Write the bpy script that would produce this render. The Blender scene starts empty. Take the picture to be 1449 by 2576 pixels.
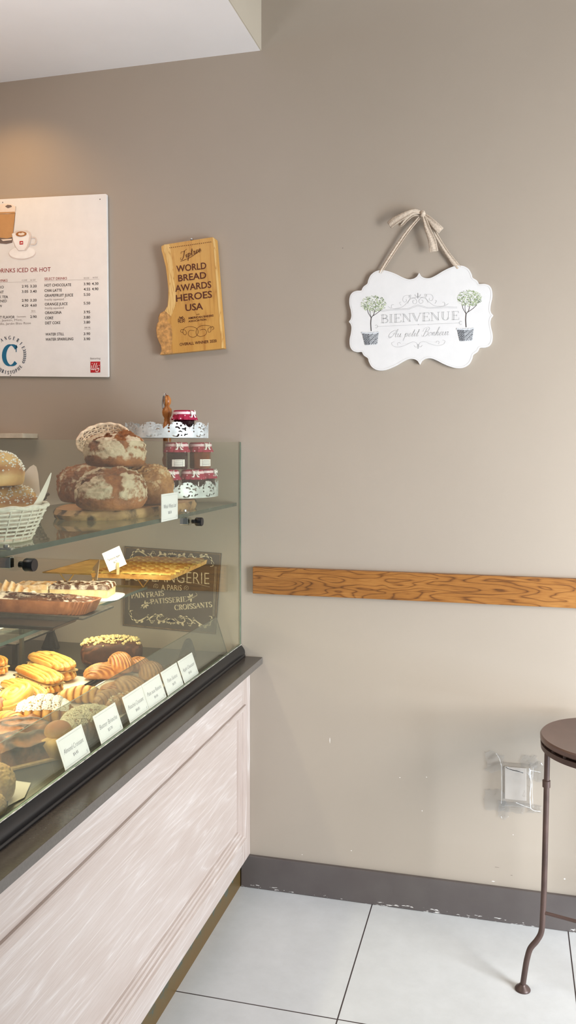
import bpy, math, random
from mathutils import Vector, Matrix, noise, Euler
from mathutils.geometry import tessellate_polygon
random.seed(7)
SC = bpy.context.scene
COL = SC.collection
PI = math.pi
sin, cos = math.sin, math.cos
# ---------------------------------------------------------------- measured camera (1449 x 2576 frame)
FPX, CX, HY = 2135.0, 724.5, 1121.0
YAW = math.radians(14.7)
CY, CH = -2.765, 1.5
def ray(px):
    a = (px - CX) / FPX
    return -sin(YAW) + cos(YAW) * a, cos(YAW) + sin(YAW) * a
def on_wall(px, py, Y=0.0):          # point of the vertical plane y = Y
    rx, ry = ray(px); t = (Y - CY) / ry
    return Vector((t * rx, Y, CH - t * (py - HY) / FPX))
def on_side(px, py, X):              # point of the vertical plane x = X
    rx, ry = ray(px); t = X / rx
    return Vector((X, CY + t * ry, CH - t * (py - HY) / FPX))
def on_level(px, py, h):             # point of a horizontal surface at height h
    rx, ry = ray(px); t = (CH - h) * FPX / (py - HY)
    return Vector((t * rx, CY + t * ry, h))

# ---------------------------------------------------------------- materials
def srgb(c):
    return tuple(((x / 255) / 12.92 if x / 255 <= .04045 else ((x / 255 + .055) / 1.055) ** 2.4) for x in c) + (1,)
class NT:
    def __init__(s, name):
        s.m = bpy.data.materials.new(name); s.m.use_nodes = True
        s.t = s.m.node_tree; s.t.nodes.clear()
        s.out = s.n('OutputMaterial')
    def n(s, typ, **kw):
        nd = s.t.nodes.new('ShaderNode' + typ)
        for k, v in kw.items():
            if k in nd.inputs: nd.inputs[k].default_value = v
            else: setattr(nd, k, v)
        return nd
    def l(s, a, b): s.t.links.new(a, b)
    def coord(s, scale=(1, 1, 1), rot=(0, 0, 0), kind='Object'):
        tc = s.n('TexCoord'); mp = s.n('Mapping'); s.l(tc.outputs[kind], mp.inputs[0])
        mp.inputs['Scale'].default_value = scale; mp.inputs['Rotation'].default_value = rot
        return mp.outputs[0]
    def noise(s, vec, scale, detail=4, rough=.55, dist=0):
        nd = s.n('TexNoise'); s.l(vec, nd.inputs['Vector'])
        nd.inputs['Scale'].default_value = scale; nd.inputs['Detail'].default_value = detail
        nd.inputs['Roughness'].default_value = rough; nd.inputs['Distortion'].default_value = dist
        return nd.outputs[0]
    def ramp(s, fac, stops):
        r = s.n('ValToRGB'); s.l(fac, r.inputs[0]); e = r.color_ramp.elements
        while len(e) < len(stops): e.new(.5)
        for k, (p, c) in enumerate(stops):
            e[k].position = p; e[k].color = srgb(c) if len(c) == 3 and max(c) > 1.01 else tuple(c) + ((1,) if len(c) == 3 else ())
        return r.outputs[0]
    def mix(s, fac, a, b, mode='MIX'):
        m = s.n('Mix', data_type='RGBA', blend_type=mode)
        for v, i in ((fac, 0), (a, 6), (b, 7)):
            if hasattr(v, 'is_linked'): s.l(v, m.inputs[i])
            else: m.inputs[i].default_value = v
        return m.outputs[2]
    def math(s, op, a, b=0.0, clamp=False):
        m = s.n('Math', operation=op, use_clamp=clamp)
        for k, v in enumerate((a, b)):
            if hasattr(v, 'is_linked'): s.l(v, m.inputs[k])
            else: m.inputs[k].default_value = v
        return m.outputs[0]
    def attr(s, name):
        a = s.n('Attribute', attribute_name=name); return a.outputs['Fac']
    def bsdf(s, color, rough=.5, metal=0, bump=None, bstr=.3, bdist=.002, **kw):
        b = s.n('BsdfPrincipled')
        if hasattr(color, 'is_linked'): s.l(color, b.inputs['Base Color'])
        else: b.inputs['Base Color'].default_value = color
        if hasattr(rough, 'is_linked'): s.l(rough, b.inputs['Roughness'])
        else: b.inputs['Roughness'].default_value = rough
        b.inputs['Metallic'].default_value = metal
        for k, v in kw.items(): b.inputs[k].default_value = v
        if bump is not None:
            bp = s.n('Bump'); bp.inputs['Strength'].default_value = bstr; bp.inputs['Distance'].default_value = bdist
            s.l(bump, bp.inputs['Height']); s.l(bp.outputs[0], b.inputs['Normal'])
        s.l(b.outputs[0], s.out.inputs[0]); return b
def dark(c, k): return tuple(max(0, min(255, x * k)) for x in c)
def simple(name, c, rough=.5, metal=0, var=.08, scale=20, bstr=0, **kw):
    s = NT(name); v = s.coord(); n = s.noise(v, scale)
    col = s.ramp(n, [(.3, dark(c, 1 - var)), (.7, dark(c, 1 + var))])
    s.bsdf(col, rough, metal, bump=n if bstr else None, bstr=bstr, **kw); return s.m

M = {}
# wall paint
s = NT('wall_paint'); v = s.coord(); n1 = s.noise(v, 1.2, 3); n2 = s.noise(v, 260, 3)
s.bsdf(s.ramp(n1, [(.3, (167, 155, 141)), (.7, (172, 160, 146))]), .42, bump=n2, bstr=.12, bdist=.0006, **{'Specular IOR Level': .35}); M['wall'] = s.m
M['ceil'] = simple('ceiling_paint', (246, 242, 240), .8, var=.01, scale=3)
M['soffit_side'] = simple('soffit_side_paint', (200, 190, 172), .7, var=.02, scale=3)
M['wall_blocker'] = simple('blocker_wall_brown', (104, 80, 58), .7, var=.03, scale=2)  # dark brown set to cut bounce off the added left wall
# floor tile
s = NT('floor_tile'); v = s.coord()
sp = s.n('SeparateXYZ'); s.l(v, sp.inputs[0])
def seam(sock, off):
    a = s.math('ADD', sock, off); b = s.math('MODULO', a, .6096); b = s.math('SUBTRACT', b, .3048); b = s.math('ABSOLUTE', b)
    return s.math('GREATER_THAN', b, .3048 - .0019)
gx = seam(sp.outputs[0], .438 + 6.096); gy = seam(sp.outputs[1], .586 + 6.096)
g = s.math('MAXIMUM', gx, gy)
na = s.noise(v, 3.0, 6, .6, .4); nb = s.noise(v, 16, 8, .7)
tc = s.mix(.5, s.ramp(na, [(.25, (198, 200, 201)), (.5, (211, 213, 214)), (.75, (220, 222, 223))]), s.ramp(nb, [(.3, (200, 202, 202)), (.7, (217, 219, 220))]))
col = s.mix(g, tc, srgb((60, 50, 50)))
rg = s.math('MULTIPLY_ADD', nb, .2); s.t.nodes[-1].inputs[2].default_value = .32
s.bsdf(col, rg, bump=s.math('SUBTRACT', 1.0, g), bstr=.5, bdist=.001); M['floor'] = s.m
# baseboard with scuffs
s = NT('baseboard_paint'); v = s.coord((1, 1, 1)); sp = s.n('SeparateXYZ'); s.l(v, sp.inputs[0])
ch = s.math('GREATER_THAN', s.noise(s.coord((14, 14, 60)), 3.2, 4), .62)
low = s.math('LESS_THAN', sp.outputs[2], .014)
chip = s.math('MULTIPLY', ch, low)
col = s.mix(chip, s.ramp(s.noise(v, 9), [(.3, (84, 76, 74)), (.7, (92, 85, 82))]), srgb((205, 200, 195)))
s.bsdf(col, .4); M['base'] = s.m
def wood(name, cols, axis=0, scale=1.0, rings=9, rough=.4, bstr=.25, kmix=(.5, .35, .3), stretch=.9):
    s = NT(name); sc = [8, 8, 8]; sc[axis] = stretch
    v = s.coord(tuple(k * scale for k in sc))
    n = s.noise(v, 1.0, 2, .45, .25)
    r = s.math('FRACT', s.math('MULTIPLY', n, rings)); line = s.math('POWER', s.math('ABSOLUTE', s.math('SUBTRACT', s.math('MULTIPLY', r, 2.0), 1.0)), 5.0)
    sf = [150, 150, 150]; sf[axis] = 5
    f = s.noise(s.coord(tuple(k * scale for k in sf)), 1.6, 4, .65)
    sb = [5, 5, 5]; sb[axis] = 1.2
    big = s.noise(s.coord(tuple(k * scale for k in sb)), 1.0, 3)
    brk = s.math('MULTIPLY', line, s.math('MULTIPLY', f, 1.8))
    mv = s.math('ADD', s.math('MULTIPLY', brk, kmix[0]), s.math('MULTIPLY', f, kmix[1])); mv = s.math('ADD', mv, s.math('MULTIPLY', big, kmix[2]))
    col = s.ramp(mv, cols)
    s.bsdf(col, rough, bump=mv, bstr=bstr, bdist=.001); return s.m
M['oak'] = wood('oak_stained', [(.2, (182, 130, 68)), (.36, (152, 100, 46)), (.55, (116, 72, 32)), (.85, (72, 44, 20))], 0, 2.6, 13, .4, kmix=(.36, .4, .34), stretch=1.4)
WW = [(.2, (176, 158, 148)), (.36, (190, 175, 166)), (.5, (200, 188, 181)), (.75, (224, 217, 212))]
M['ww_h'] = wood('whitewashed_oak_horizontal', WW, 1, 1.5, 12, .5, .1, kmix=(.17, .42, .34), stretch=.5)
M['ww_v'] = wood('whitewashed_oak_vertical', WW, 2, 1.4, 6, .5, .1, kmix=(.3, .3, .3))
M['counter'] = simple('dark_quartz', (72, 64, 59), .2, var=.06, scale=160)
M['counter_edge'] = simple('dark_quartz_edge', (102, 96, 90), .4, var=.05, scale=160)
M['black'] = simple('black_plastic', (13, 14, 18), .28, var=.1)
M['blackmat'] = simple('black_matte', (38, 36, 35), .55, var=.15)
M['deck'] = simple('case_deck_steel', (92, 90, 82), .3, .5, var=.06, scale=6)
M['white'] = simple('white_gloss', (238, 236, 233), .22, var=.01)
M['card'] = simple('white_card', (250, 247, 251), .35, var=.005)
M['chrome'] = simple('chrome', (200, 200, 200), .12, 1, var=.05)
s = NT('patinated_brass'); v = s.coord(); n = s.noise(v, 26, 7, .7); sp = s.n('SeparateXYZ'); s.l(v, sp.inputs[0])
hh = s.math('MULTIPLY', sp.outputs[2], 11.0); f = s.math('ADD', s.math('MULTIPLY', n, .9), s.math('MULTIPLY', hh, .42))
col = s.ramp(f, [(.45, (118, 92, 52)), (.72, (112, 94, 60)), (.80, (84, 96, 86)), (.88, (108, 130, 118)), (.96, (74, 86, 84))])
s.bsdf(col, .42, .45); M['brass'] = s.m
def pane(name, tint, edge=.04, gloss=1.0, haze=0.0):
    s = NT(name); lw = s.n('LayerWeight'); lw.inputs['Blend'].default_value = .5
    p = s.math('POWER', lw.outputs['Facing'], 5.0); f = s.math('MULTIPLY', p, .9 * gloss); f = s.math('ADD', f, edge * gloss)
    tr = s.n('BsdfTransparent'); tr.inputs[0].default_value = srgb(tint)
    gl = s.n('BsdfGlossy'); gl.inputs['Roughness'].default_value = .01; gl.inputs[0].default_value = (1, 1, 1, 1)
    base = tr.outputs[0]
    if haze:
        df = s.n('BsdfDiffuse'); df.inputs[0].default_value = srgb((235, 238, 236)); mh = s.n('MixShader'); mh.inputs[0].default_value = haze
        s.l(tr.outputs[0], mh.inputs[1]); s.l(df.outputs[0], mh.inputs[2]); base = mh.outputs[0]
    mx = s.n('MixShader'); s.l(f, mx.inputs[0]); s.l(base, mx.inputs[1]); s.l(gl.outputs[0], mx.inputs[2])
    s.l(mx.outputs[0], s.out.inputs[0]); return s.m
M['glass'] = pane('case_glass', (246, 248, 243), .025)
M['glass_shelf'] = pane('shelf_glass', (232, 240, 232), .03)
M['glass_low'] = pane('guard_glass', (222, 222, 214), .03, 1, .05)
M['glass_edge'] = simple('glass_edge_green', (66, 78, 70), .2, var=.1)
M['glass_edge_light'] = simple('glass_edge_light', (104, 126, 110), .15, var=.1)
M['film'] = pane('clear_film', (244, 244, 244), .07, 1.2, .035)

# ---------------------------------------------------------------- geometry builder
def nz0(k): return noise.noise(Vector((k * .37, 1.3, 2.1)))
class G:
    def __init__(s): s.v = []; s.f = []; s.m = []; s.a = []
    def add(s, vs, fs, m=0, att=None):
        k = len(s.v); s.v += [Vector(p) for p in vs]; s.f += [tuple(i + k for i in f) for f in fs]; s.m += [m] * len(fs)
        s.a += list(att) if att is not None else [0.0] * len(vs)
        return k
    def box(s, x0, x1, y0, y1, z0, z1, m=0):
        s.add([(x0, y0, z0), (x1, y0, z0), (x1, y1, z0), (x0, y1, z0), (x0, y0, z1), (x1, y0, z1), (x1, y1, z1), (x0, y1, z1)],
              [(3, 2, 1, 0), (4, 5, 6, 7), (0, 1, 5, 4), (1, 2, 6, 5), (2, 3, 7, 6), (3, 0, 4, 7)], m); return s
    def tri(s, poly):
        return [tuple(t) for t in tessellate_polygon([[Vector((p[0], p[1], 0)) for p in poly]])]
    def prism(s, poly, y0, y1, m=0, ms=None):    # polygon in XZ, extruded along Y; front face at y0
        n = len(poly); area = sum(poly[i][0] * poly[(i + 1) % n][1] - poly[(i + 1) % n][0] * poly[i][1] for i in range(n))
        if area < 0: poly = poly[::-1]
        vs = [(x, y0, z) for x, z in poly] + [(x, y1, z) for x, z in poly]
        T = s.tri(poly); fs = []
        for t in T:
            a, b, c = [poly[i] for i in t]
            if (b[0] - a[0]) * (c[1] - a[1]) - (b[1] - a[1]) * (c[0] - a[0]) < 0: t = (t[0], t[2], t[1])
            fs.append(t); fs.append((t[2] + n, t[1] + n, t[0] + n))
        s.add(vs, fs, m); k = len(s.v) - 2 * n
        sd = [(i + k, i + n + k, (i + 1) % n + n + k, (i + 1) % n + k) for i in range(n)]
        s.f += sd; s.m += [m if ms is None else ms] * n; return s
    def flat(s, poly, y=0.0, m=0):
        T = []
        for t in s.tri(poly):
            a, b, c = [poly[i] for i in t]
            if (b[0] - a[0]) * (c[1] - a[1]) - (b[1] - a[1]) * (c[0] - a[0]) < 0: t = (t[0], t[2], t[1])
            T.append(t)
        s.add([(x, y, z) for x, z in poly], T, m); return s
    def disc(s, x, z, rx, rz=None, y=0.0, n=12, m=0, rot=0):
        rz = rz or rx; c, d = cos(rot), sin(rot); P = []
        for k in range(n):
            a = 2 * PI * k / n; u, w = rx * cos(a), rz * sin(a); P.append((x + u * c - w * d, y, z + u * d + w * c))
        s.add(P, [tuple(range(n))], m); return s
    def stroke(s, pts, w, y=0.0, m=0, closed=False):   # flat ribbon in XZ; w constant, list or function of direction
        n = len(pts)
        if n < 2: return s
        vs = []
        for i, p in enumerate(pts):
            a = pts[(i - 1) % n] if (closed or i > 0) else p; b = pts[(i + 1) % n] if (closed or i < n - 1) else p
            dx, dz = b[0] - a[0], b[1] - a[1]; L = math.hypot(dx, dz) or 1e-9; dx /= L; dz /= L
            ww = (w(dx, dz, i / (n - 1)) if callable(w) else (w[i] if isinstance(w, (list, tuple)) else w)) / 2
            vs += [(p[0] - dz * ww, y, p[1] + dx * ww), (p[0] + dz * ww, y, p[1] - dx * ww)]
        fs = [(2 * i + 1, 2 * i + 3, 2 * i + 2, 2 * i) for i in range(n - 1)]
        if closed: fs.append((2 * n - 1, 1, 0, 2 * n - 2))
        s.add(vs, fs, m); return s
    def tube(s, pts, r, n=8, closed=False, m=0, cap=True, flat=1.0):
        P = [Vector(p) for p in pts]; N = len(P); vs = []; fs = []
        t0 = (P[1] - P[0]).normalized(); up = Vector((0, 0, 1)) if abs(t0.z) < .9 else Vector((0, 1, 0))
        prev = t0.cross(up).normalized()
        for i in range(N):
            a = P[(i - 1) % N] if closed or i > 0 else P[i]; b = P[(i + 1) % N] if closed or i < N - 1 else P[i]
            t = (b - a); t = t.normalized() if t.length > 1e-9 else t0
            prev = (prev - t * prev.dot(t)); prev = prev.normalized() if prev.length > 1e-6 else t.orthogonal().normalized()
            q = t.cross(prev); rr = r[i] if isinstance(r, (list, tuple)) else r
            for k in range(n):
                an = 2 * PI * k / n; vs.append(P[i] + prev * cos(an) * rr + q * sin(an) * rr * flat)
        for i in range(N if closed else N - 1):
            j = (i + 1) % N
            for k in range(n):
                l = (k + 1) % n; fs.append((i * n + k, i * n + l, j * n + l, j * n + k))
        if cap and not closed: fs += [tuple(range(n))[::-1], tuple((N - 1) * n + k for k in range(n))]
        s.add(vs, fs, m); return s
    def lathe(s, prof, n=32, c=(0, 0, 0), m=0, fn=None, sx=1, sy=1):
        vs = []; fs = []; K = len(prof)
        for i, (r, z) in enumerate(prof):
            for k in range(n):
                a = 2 * PI * k / n; rr = r * (fn(a, i, z) if fn else 1)
                vs.append((c[0] + rr * cos(a) * sx, c[1] + rr * sin(a) * sy, c[2] + z))
        for i in range(K - 1):
            for k in range(n):
                l = (k + 1) % n; fs.append((i * n + k, i * n + l, (i + 1) * n + l, (i + 1) * n + k))
        if prof[0][0] > 1e-5: fs.append(tuple(range(n))[::-1])
        if prof[-1][0] > 1e-5: fs.append(tuple((K - 1) * n + k for k in range(n)))
        s.add(vs, fs, m); return s
    def surf(s, fn, nu, nv, cu=False, cv=False, m=0):     # fn(u,v)->(pos, att)
        vs = []; at = []
        for i in range(nu + (0 if cu else 1)):
            for j in range(nv + (0 if cv else 1)):
                p = fn(i / nu, j / nv); at.append(p[1] if len(p) == 2 else 0); vs.append(p[0] if len(p) == 2 else p)
        W = nv + (0 if cv else 1); fs = []
        for i in range(nu):
            for j in range(nv):
                a = i * W + j; b = ((i + 1) % (nu if cu else nu + 1)) * W + j; jj = (j + 1) % (nv if cv else nv + 1)
                fs.append((a, b, b - j + jj, a - j + jj))
        s.add(vs, fs, m, at); return s
    def xf(s, M4, k0=0):
        for i in range(k0, len(s.v)): s.v[i] = M4 @ s.v[i]
        return s
    def build(s, name, mats, parent=None, smooth=False, bevel=0, solid=0, ang=40):
        me = bpy.data.meshes.new(name); me.from_pydata([tuple(p) for p in s.v], [], s.f); me.validate(clean_customdata=False)
        mats = mats if isinstance(mats, (list, tuple)) else [mats]
        for k in mats: me.materials.append(M[k] if isinstance(k, str) else k)
        if len(me.polygons) == len(s.m): me.polygons.foreach_set('material_index', s.m)
        if any(s.a) and len(s.a) == len(me.vertices):
            at = me.attributes.new('crust', 'FLOAT', 'POINT'); at.data.foreach_set('value', [float(x) for x in s.a])
        if smooth:
            me.polygons.foreach_set('use_smooth', [True] * len(me.polygons)); me.set_sharp_from_angle(angle=math.radians(ang))
        me.update()
        o = bpy.data.objects.new(name, me); COL.objects.link(o)
        if parent: o.parent = parent
        if solid: md = o.modifiers.new('solid', 'SOLIDIFY'); md.thickness = solid; md.offset = 0
        if bevel:
            md = o.modifiers.new('bevel', 'BEVEL'); md.width = bevel; md.segments = 2; md.limit_method = 'ANGLE'
        return o
def catmull(P, k=8, closed=False):
    out = []; n = len(P); rng = range(n if closed else n - 1)
    for i in rng:
        p0 = P[(i - 1) % n] if closed or i > 0 else P[0]; p1 = P[i]; p2 = P[(i + 1) % n]; p3 = P[(i + 2) % n] if closed or i < n - 2 else P[-1]
        for j in range(k):
            t = j / k
            out.append(tuple(.5 * (2 * b + (c - a) * t + (2 * a - 5 * b + 4 * c - d) * t * t + (3 * b - a - 3 * c + d) * t ** 3) for a, b, c, d in zip(p0, p1, p2, p3)))
    if not closed: out.append(tuple(P[-1]))
    return out
def arc(cx, cz, rx, rz, a0, a1, n=12):
    return [(cx + rx * cos(math.radians(a0 + (a1 - a0) * k / n)), cz + rz * sin(math.radians(a0 + (a1 - a0) * k / n))) for k in range(n + 1)]
# ---------------------------------------------------------------- things
def tag(o, label, cat, group=None, kind=None):
    o['label'] = label; o['category'] = cat
    if group: o['group'] = group
    if kind: o['kind'] = kind
    return o
def thing(name, label, cat, loc=(0, 0, 0), rot=(0, 0, 0), group=None):
    o = bpy.data.objects.new(name, None); COL.objects.link(o); o.empty_display_size = .05
    o.location = loc; o.rotation_euler = rot
    return tag(o, label, cat, group)
def struct(o): o['kind'] = 'structure'; return o
def dup(root, loc, rot=None, label=None, scale=None):
    r = root.copy(); COL.objects.link(r); r.location = loc
    if rot is not None: r.rotation_euler = rot
    if label: r['label'] = label
    if scale is not None: r.scale = scale if isinstance(scale, tuple) else (scale,) * 3
    for ch in list(root.children):
        c = ch.copy(); COL.objects.link(c); c.parent = r
        for g in ch.children:
            d = g.copy(); COL.objects.link(d); d.parent = c
    return r

# ---------------------------------------------------------------- camera
cam = bpy.data.cameras.new('camera'); co = bpy.data.objects.new('camera', cam); COL.objects.link(co)
cam.sensor_fit = 'HORIZONTAL'; cam.sensor_width = 36; cam.lens = FPX / 1449 * 36; cam.shift_y = -(1288 - HY) / 1449
co.location = (0, CY, CH); co.rotation_euler = (PI / 2, 0, YAW); SC.camera = co
SC.view_settings.view_transform = 'Standard'; SC.view_settings.look = 'None'

# ---------------------------------------------------------------- room shell
YB = -4.6; XR = 2.6; XL = -3.0; ZC = 3.35; SO = 2.842; SX = -.819
struct(G().box(XL, XR, YB, .12, -.1, 0).build('floor', 'floor'))
struct(G().box(XL - .12, XR, 0, .14, 0, ZC).build('wall_back', 'wall'))
struct(G().box(XL - .12, XL, YB, 0, 0, ZC).build('wall_left_blocker', 'wall_blocker'))  # unseen wall, added to block light from the left
g = G().box(XL - .12, XR, YB, .12, ZC, ZC + .1)
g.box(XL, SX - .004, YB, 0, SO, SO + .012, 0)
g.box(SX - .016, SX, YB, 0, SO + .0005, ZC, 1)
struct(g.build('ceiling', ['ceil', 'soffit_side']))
g = G(); g.box(-.888, XR, -.014, 0, 0, .109)
struct(g.build('baseboard_back', 'base', bevel=.003))
# oak rail on the wall
a = on_wall(635.5, 1426, -.02); b = on_wall(635.5, 1493, -.02)
g = G(); g.box(a.x, XR, -.02, 0, b.z, a.z)
struct(g.build('trim_1', 'oak', bevel=.0015))

# ---------------------------------------------------------------- counter cabinet
CF = -.859; YE = -2.6
cab = thing('counter_cabinet', 'whitewashed oak counter base with framed recessed panels below the dark worktop', 'cabinet', (-1.25, -1.3, 0))
def rel(g, o): return g.xf(Matrix.Translation(-o.location))
g = G(); g.box(-1.68, CF - .022, YE, -.001, .11, .759); rel(g, cab).build('carcass', 'ww_v', cab)
YM = -1.72
for (y0, y1) in ((-.085, -.001), (YM - .05, YM + .05), (YE, YE + .085)):
    rel(G().box(CF - .022, CF, y0, y1, .11, .759), cab).build('stile', 'ww_v', cab, bevel=.0008)
for (y0, y1) in ((YM + .0515, -.0865), (YE + .0865, YM - .0515)):
    rel(G().box(CF - .022, CF - .0003, y0, y1, .609, .759), cab).build('rail', 'ww_h', cab, bevel=.0008)
    rel(G().box(CF - .022, CF - .0003, y0, y1, .11, .205), cab).build('rail', 'ww_h', cab, bevel=.0008)
    ya, yb = (y0 - .022, y1 + .022); za, zb = .187, .637
    g = G(); prof = [(0, .000), (.0, .007), (.003, .010), (.009, .010), (.012, .005), (.019, .003), (.021, -.002), (.030, -.003), (.032, -.007), (.038, -.008), (.040, -.014)]
    vs = []; 
    for (d, x) in prof:
        vs += [(CF + x, ya + d, za + d), (CF + x, yb - d, za + d), (CF + x, yb - d, zb - d), (CF + x, ya + d, zb - d)]
    fs = [(4 * i + k, 4 * i + (k + 1) % 4, 4 * i + 4 + (k + 1) % 4, 4 * i + 4 + k) for i in range(len(prof) - 1) for k in range(4)]
    g.add(vs, fs); g.m = [k % 2 for k in range(len(fs))]; rel(g, cab).build('panel_moulding', ['ww_h', 'ww_v'], cab, smooth=True, ang=25)
    rel(G().box(CF - .021, CF - .0135, ya + .04, yb - .04, za + .04, zb - .04), cab).build('recessed_panel', 'ww_h', cab)
rel(G().box(-1.6, -.89, YE, -.001, .0, .1095), cab).build('toe_kick', 'brass', cab)['label'] = 'tarnished brass kick plate'
g = G().box(-1.75, -.814, YE, -.001, .7595, .782); g.m[3] = 1
tag(g.build('worktop', ['counter', 'counter_edge'], bevel=.0015), 'dark grey polished stone worktop on the whitewashed cabinet', 'worktop')

# ---------------------------------------------------------------- glass display case
case = thing('display_case', 'glass bakery display case with black base trim standing on the dark worktop', 'display case', (-1.3, -1.3, .782))
rel(G().box(-1.72, -.897, YE + .02, -.001, .7825, .79), case).build('case_deck', 'deck', case)
prof = [(-.897, .7825), (-.874, .7825), (-.8735, .787), (-.876, .790), (-.8745, .794), (-.8765, .804), (-.8825, .814), (-.8895, .8205), (-.895, .822), (-.897, .822)]
g = G(); n = len(prof); y0, y1 = YE + .02, -.0065
g.add([(x, y0, z) for x, z in prof] + [(x, y1, z) for x, z in prof], [(i + n, (i + 1) % n + n, (i + 1) % n, i) for i in range(n)] + [tuple(range(n)), tuple(range(n, 2 * n))[::-1]])
rel(g, case).build('base_trim', 'black', case, smooth=True, ang=50)
M['sealant'] = simple('sealant_bead', (168, 164, 154), .5, var=.35, scale=50)
rel(G().tube([(-.8888, y0 + (y1 - y0) * k / 160, .8216 + .0006 * nz0(k)) for k in range(161)], [.0011 + .0007 * abs(nz0(k * 3)) for k in range(161)], 6), case).build('sealant_bead', 'sealant', case, smooth=True)
SEAM = -1.62
def glass_box(g, x0, x1, y0, y1, z0, z1, big):   # 'big' axis faces are clear (one sheet), rims are green
    g.box(x0, x1, y0, y1, z0, z1, 1); k = len(g.m) - 6
    idx = {'x': (3, 5), 'y': (2, 4), 'z': (0, 1)}[big]
    for i in idx: g.m[k + i] = 0
for (y0, y1) in ((SEAM, -.003), (YE + .02, SEAM - .004)):
    g = G(); glass_box(g, -.895, -.891, y0, y1, .822, 1.512, 'x'); rel(g, case).build('front_glass', ['glass', 'glass_edge_light'], case)
g = G(); glass_box(g, -1.46, -.906, YE + .05, -.004, 1.294, 1.305, 'z'); rel(g, case).build('glass_shelf', ['glass_shelf', 'glass_edge'], case)
# low tilted guard pane just behind the front glass
g = G(); tl = .045; H = .138; yg = -.088; vs = []
for (o, y) in ((0, YE + .1), (0, yg), (-.003, YE + .1), (-.003, yg)):
    vs += [(-.9035 + o, y, .7905), (-.9035 - tl + o, y, .7905 + H)]
g.add(vs, [(0, 2, 3, 1)], 0); g.add(vs, [(4, 5, 7, 6)], 0); g.add(vs, [(1, 3, 7, 5), (2, 6, 7, 3)], 1)
rel(g, case).build('guard_pane', ['glass_low', 'glass_edge'], case)
# second, lower glass shelf
g = G(); glass_box(g, -1.52, -1.10, YE + .3, -.306, 1.052, 1.060, 'z'); rel(g, case).build('glass_shelf', ['glass_shelf', 'glass_edge'], case)
for y in (-.36, -1.0, -1.75):
    rel(G().box(-1.515, -1.505, y - .006, y + .006, .79, 1.052), case).build('shelf_post', 'deck', case)
# shelf clamps with black knobs
for Y, Z in ((-.452, 1.2797), (-1.3465, 1.276)):
    g = G(); k0 = 0
    g.lathe([(0.006, 0), (.006, .012), (.0115, .012), (.0125, .014), (.0125, .030), (.0115, .032), (0, .032)], 24)
    g.xf(Matrix.Translation((-.895, Y, Z)) @ Matrix.Rotation(PI / 2, 4, 'Y'))
    kg = rel(g, case)
    g = G(); g.box(-.921, -.896, Y - .03, Y - .016, 1.2725, 1.293); g.box(-.921, -.896, Y - .028, Y - .018, 1.3055, 1.310)
    g.lathe([(.006, 0), (.006, .006), (0, .007)], 12, (-.908, Y - .023, 1.31))
    sc_ = rel(g, case).build('shelf_clamp', 'chrome', case, bevel=.001); kg.build('clamp_knob', 'black', sc_, smooth=True)['label'] = 'black round knob'

# ---------------------------------------------------------------- lights
W = bpy.data.worlds.new('world'); SC.world = W; W.use_nodes = True
bg = W.node_tree.nodes['Background']; bg.inputs[0].default_value = (.92, .96, 1.0, 1); bg.inputs[1].default_value = .24
def area(name, loc, target, sx, sy, power, color, spread=180):
    L = bpy.data.lights.new(name, 'AREA'); L.shape = 'RECTANGLE'; L.size = sx; L.size_y = sy; L.energy = power; L.color = color; L.spread = math.radians(spread)
    o = bpy.data.objects.new(name, L); COL.objects.link(o); o.location = loc
    o.rotation_euler = (Vector(target) - Vector(loc)).to_track_quat('-Z', 'Y').to_euler(); return o
area('window_light', (2.45, -1.85, 1.5), (1.35, 0, .9), 1.2, 1.5, 87, (1, .98, .96), 125)
area('low_cool_fill', (2.3, -1.75, .62), (.9, 0, .25), 1.0, .9, 48, (.66, .83, 1), 130)  # added low fill for the lower wall, standing in for floor bounce
area('warm_fill', (-2.2, -1.6, 2.5), (-1.7, 0, 1.7), .6, .6, 3.6, (1, .50, .2))  # added warm fill that browns the upper left wall, not a fixture
area('soffit_fill', (-2.0, -2.2, 1.9), (-1.6, -1.7, 2.84), .9, .9, 17, (1, .95, .95), 70)  # added upward fill out of view, brightens the soffit underside
area('case_light', (-1.02, -1.25, 1.285), (-1.14, -1.25, .8), 1.7, .03, 8, (1, .91, .72))
area('case_light', (-1.30, -1.0, 1.045), (-1.26, -1.0, .8), 1.4, .16, 8, (1, .89, .66))
L = bpy.data.lights.new('downlight', 'SPOT'); L.energy = 13; L.color = (1, .58, .2); L.spot_size = 2.2; L.spot_blend = 1; L.shadow_soft_size = .04
o = bpy.data.objects.new('downlight', L); COL.objects.link(o); o.location = (-1.76, -.26, 2.835); o.rotation_euler = (math.radians(4), 0, 0)
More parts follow.
